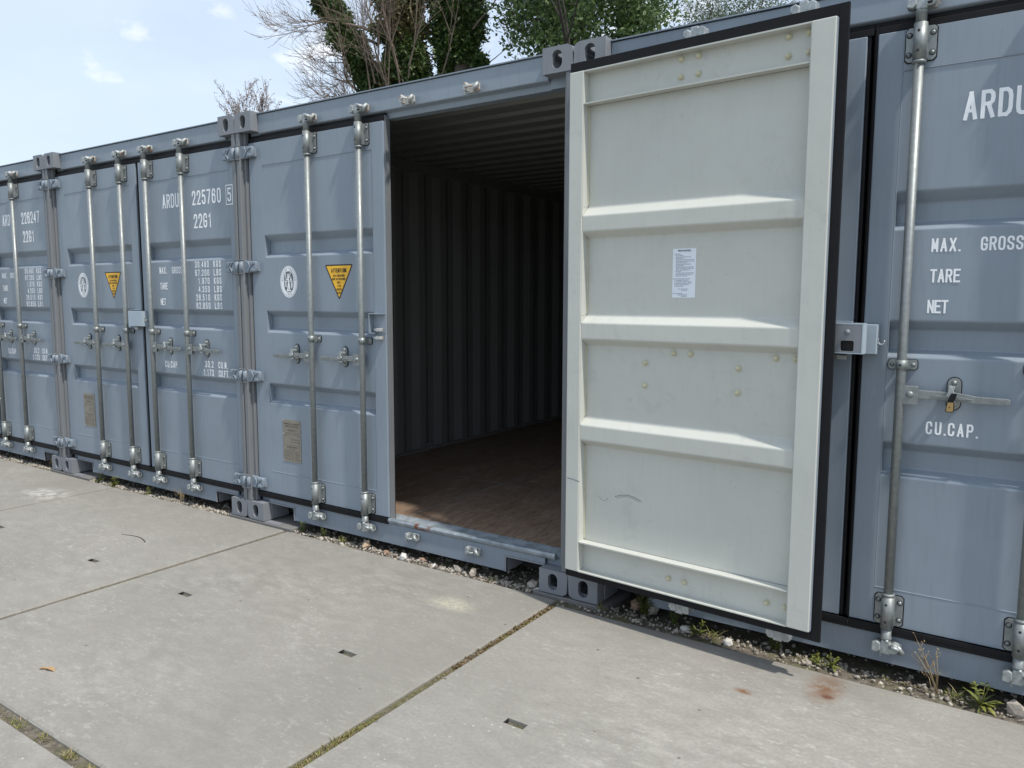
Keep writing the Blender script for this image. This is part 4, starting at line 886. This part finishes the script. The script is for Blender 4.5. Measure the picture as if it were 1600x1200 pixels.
# many stemmed willow wrapped in ivy; coordinates relative to its foot
st = [([(.1, 0, 0), (-.1, 0, 3.5), (-.55, 0, 6.3), (-1.75, -.1, 8.3), (-2.5, -.2, 9.6)], .28, .10, .40, 6500, -.25), ([(.3, .1, 0), (.25, .1, 4.0), (.35, .1, 6.2), (.15, .2, 8.2), (.2, .3, 10.2)], .28, .12, .62, 7500, .22), ([(.3, 0, 2.0), (.45, -.1, 5.0), (.5, -.1, 6.4), (.4, 0, 8.0), (.5, .1, 9.8)], .2, .08, .48, 4500, .12)]
g = random.Random(4); bare = []
for i in range(11): z = 4.6+.28*i; bare.append(((-.3-.1*(i % 3), -.1, z), (-1.0, g.uniform(-.35, .35), g.uniform(.15, .75)), g.uniform(1.1, 1.9), .04, 3, .06, .6, 5))
for i in range(16): bare.append(((g.uniform(-.4, .9), -.35, g.uniform(4.8, 7.0)), (g.uniform(-.5, .5), -.25, 1.2), g.uniform(1.6, 2.6), .022, 2, .04, .5, 5))
ivy_tree((-10.35, 10.0, -.07), 'bare twiggy willow with stems wrapped in brown and green ivy, left of the others', st, 3, bare)
st2 = [([(.15, 0, 0), (.15, 0, 4.0), (.2, 0, 6.4), (.05, 0, 8.2), (.0, 0, 9.5)], .25, .1, .30, 6000, -.35), ([(.2, 0, 3.0), (.5, .1, 6.2), (.7, .1, 8.2), (1.0, .2, 9.8)], .22, .1, .44, 7500, -.3), ([(.9, .1, 5.9), (1.0, 0, 6.3), (1.2, -.1, 6.5)], .03, .02, .16, 500, -.3)]
bare2 = [((.9, 0, 7.2), (1, -.1, .7), 1.5, .02, 2, .03, .6, 4), ((.8, 0, 6.3), (1, 0, .3), 1.4, .016, 2, .05, .5, 4), ((.3, -.3, 6.3), (.5, -.3, 1), 1.6, .02, 2, .02, .5, 4), ((1.1, 0, 8.0), (.8, 0, .9), 1.2, .02, 2, .02, .6, 4)]
ivy_tree((-9.35, 10.5, -.07), 'dark ivy covered trunk standing between the bare willow and the leafy tree', st2, 9, bare2)
def leafy_tree(name, loc, lb, cz, rad, nclump, per, mat, seed, trunk_h, ls=.07, bark='dark_bark', drop=.3):
    g = random.Random(seed); root = link(name, None, None, loc, 0, label=lb, category='tree', group='trees behind the containers'); t = MB(); lv = MB(); tips = []
    branch(t, (0, 0, 0), (.02, 0, 1), trunk_h, .20, g, 4, bark, tips, .05, .65, 7, 7, 5)
    ends = [q for pts, d in tips if d <= 2 for q in pts[1:]]
    ends = [q for q in ends if ((q.x/rad[0])**2+(q.y/rad[1])**2+((q.z-cz)/rad[2])**2) < 1.1]
    for i in range(nclump):
        if ends and g.random() < .6: c = g.choice(ends)+Vector((g.gauss(0, .12), g.gauss(0, .12), g.gauss(0, .12)))
        else:
            while True:
                u = Vector((g.uniform(-1, 1), g.uniform(-1, 1), g.uniform(-1, 1)))
                if u.length < 1 and noise.noise(u*3.1+Vector((seed, 0, 0)))+.28*u.length > -.02: break
            c = Vector((u.x*rad[0], u.y*rad[1], cz+u.z*rad[2]))
        s = g.uniform(.12, .30)
        for k in range(per): q = c+Vector((g.gauss(0, s), g.gauss(0, s), g.gauss(0, s*.7)-abs(g.gauss(0, drop))*.3)); leafq(lv, q, ls, mat, g)
    link('trunk', t.mesh('trunk'), root); link('crown', lv.mesh('crown'), root); return root
leafy_tree('leafy_tree', (-5.95, 11.0, -.07), 'full leafy green tree behind the corner castings of the open container', 8.4, (1.75, 1.7, 2.6), 620, 46, 'willow_leaf', 6, 6.6, .10)
leafy_tree('leafy_tree', (-4.75, 16.0, -.07), 'pale green tree top peeping over the roof behind the open door', 8.75, (1.35, 1.2, 1.15), 420, 40, 'pale_leaf', 16, 6.6, .055, 'bark')
# seeding shrub seen over the roof, left
g = random.Random(2); root = link('dry_shrub', None, None, (-12.6, 8.0, -.07), 0, label='small dry seeding shrub peeping over the roof at left', category='shrub'); tw = MB(); tips = []
for i in range(13): branch(tw, (g.uniform(-.1, .1), g.uniform(-.1, .1), 4.75), (g.uniform(-.4, .4), g.uniform(-.2, .2), 1), g.uniform(.7, 1.0), .006, g, 2, 'twig', tips, .05, .4, 6, 4, 4)
lv = MB()
for pts, d in tips:
    if d <= 1:
        for q in pts[1:]:
            for k in range(2): leafq(lv, q+Vector((g.gauss(0, .02), g.gauss(0, .02), g.gauss(0, .03))), .04, 'seed', g)
tw.tube([(0, 0, 0), (0, 0, 4.75)], [.05, .03], 'bark', 6); link('trunk', tw.mesh('trunk'), root); link('crown', lv.mesh('crown'), root)
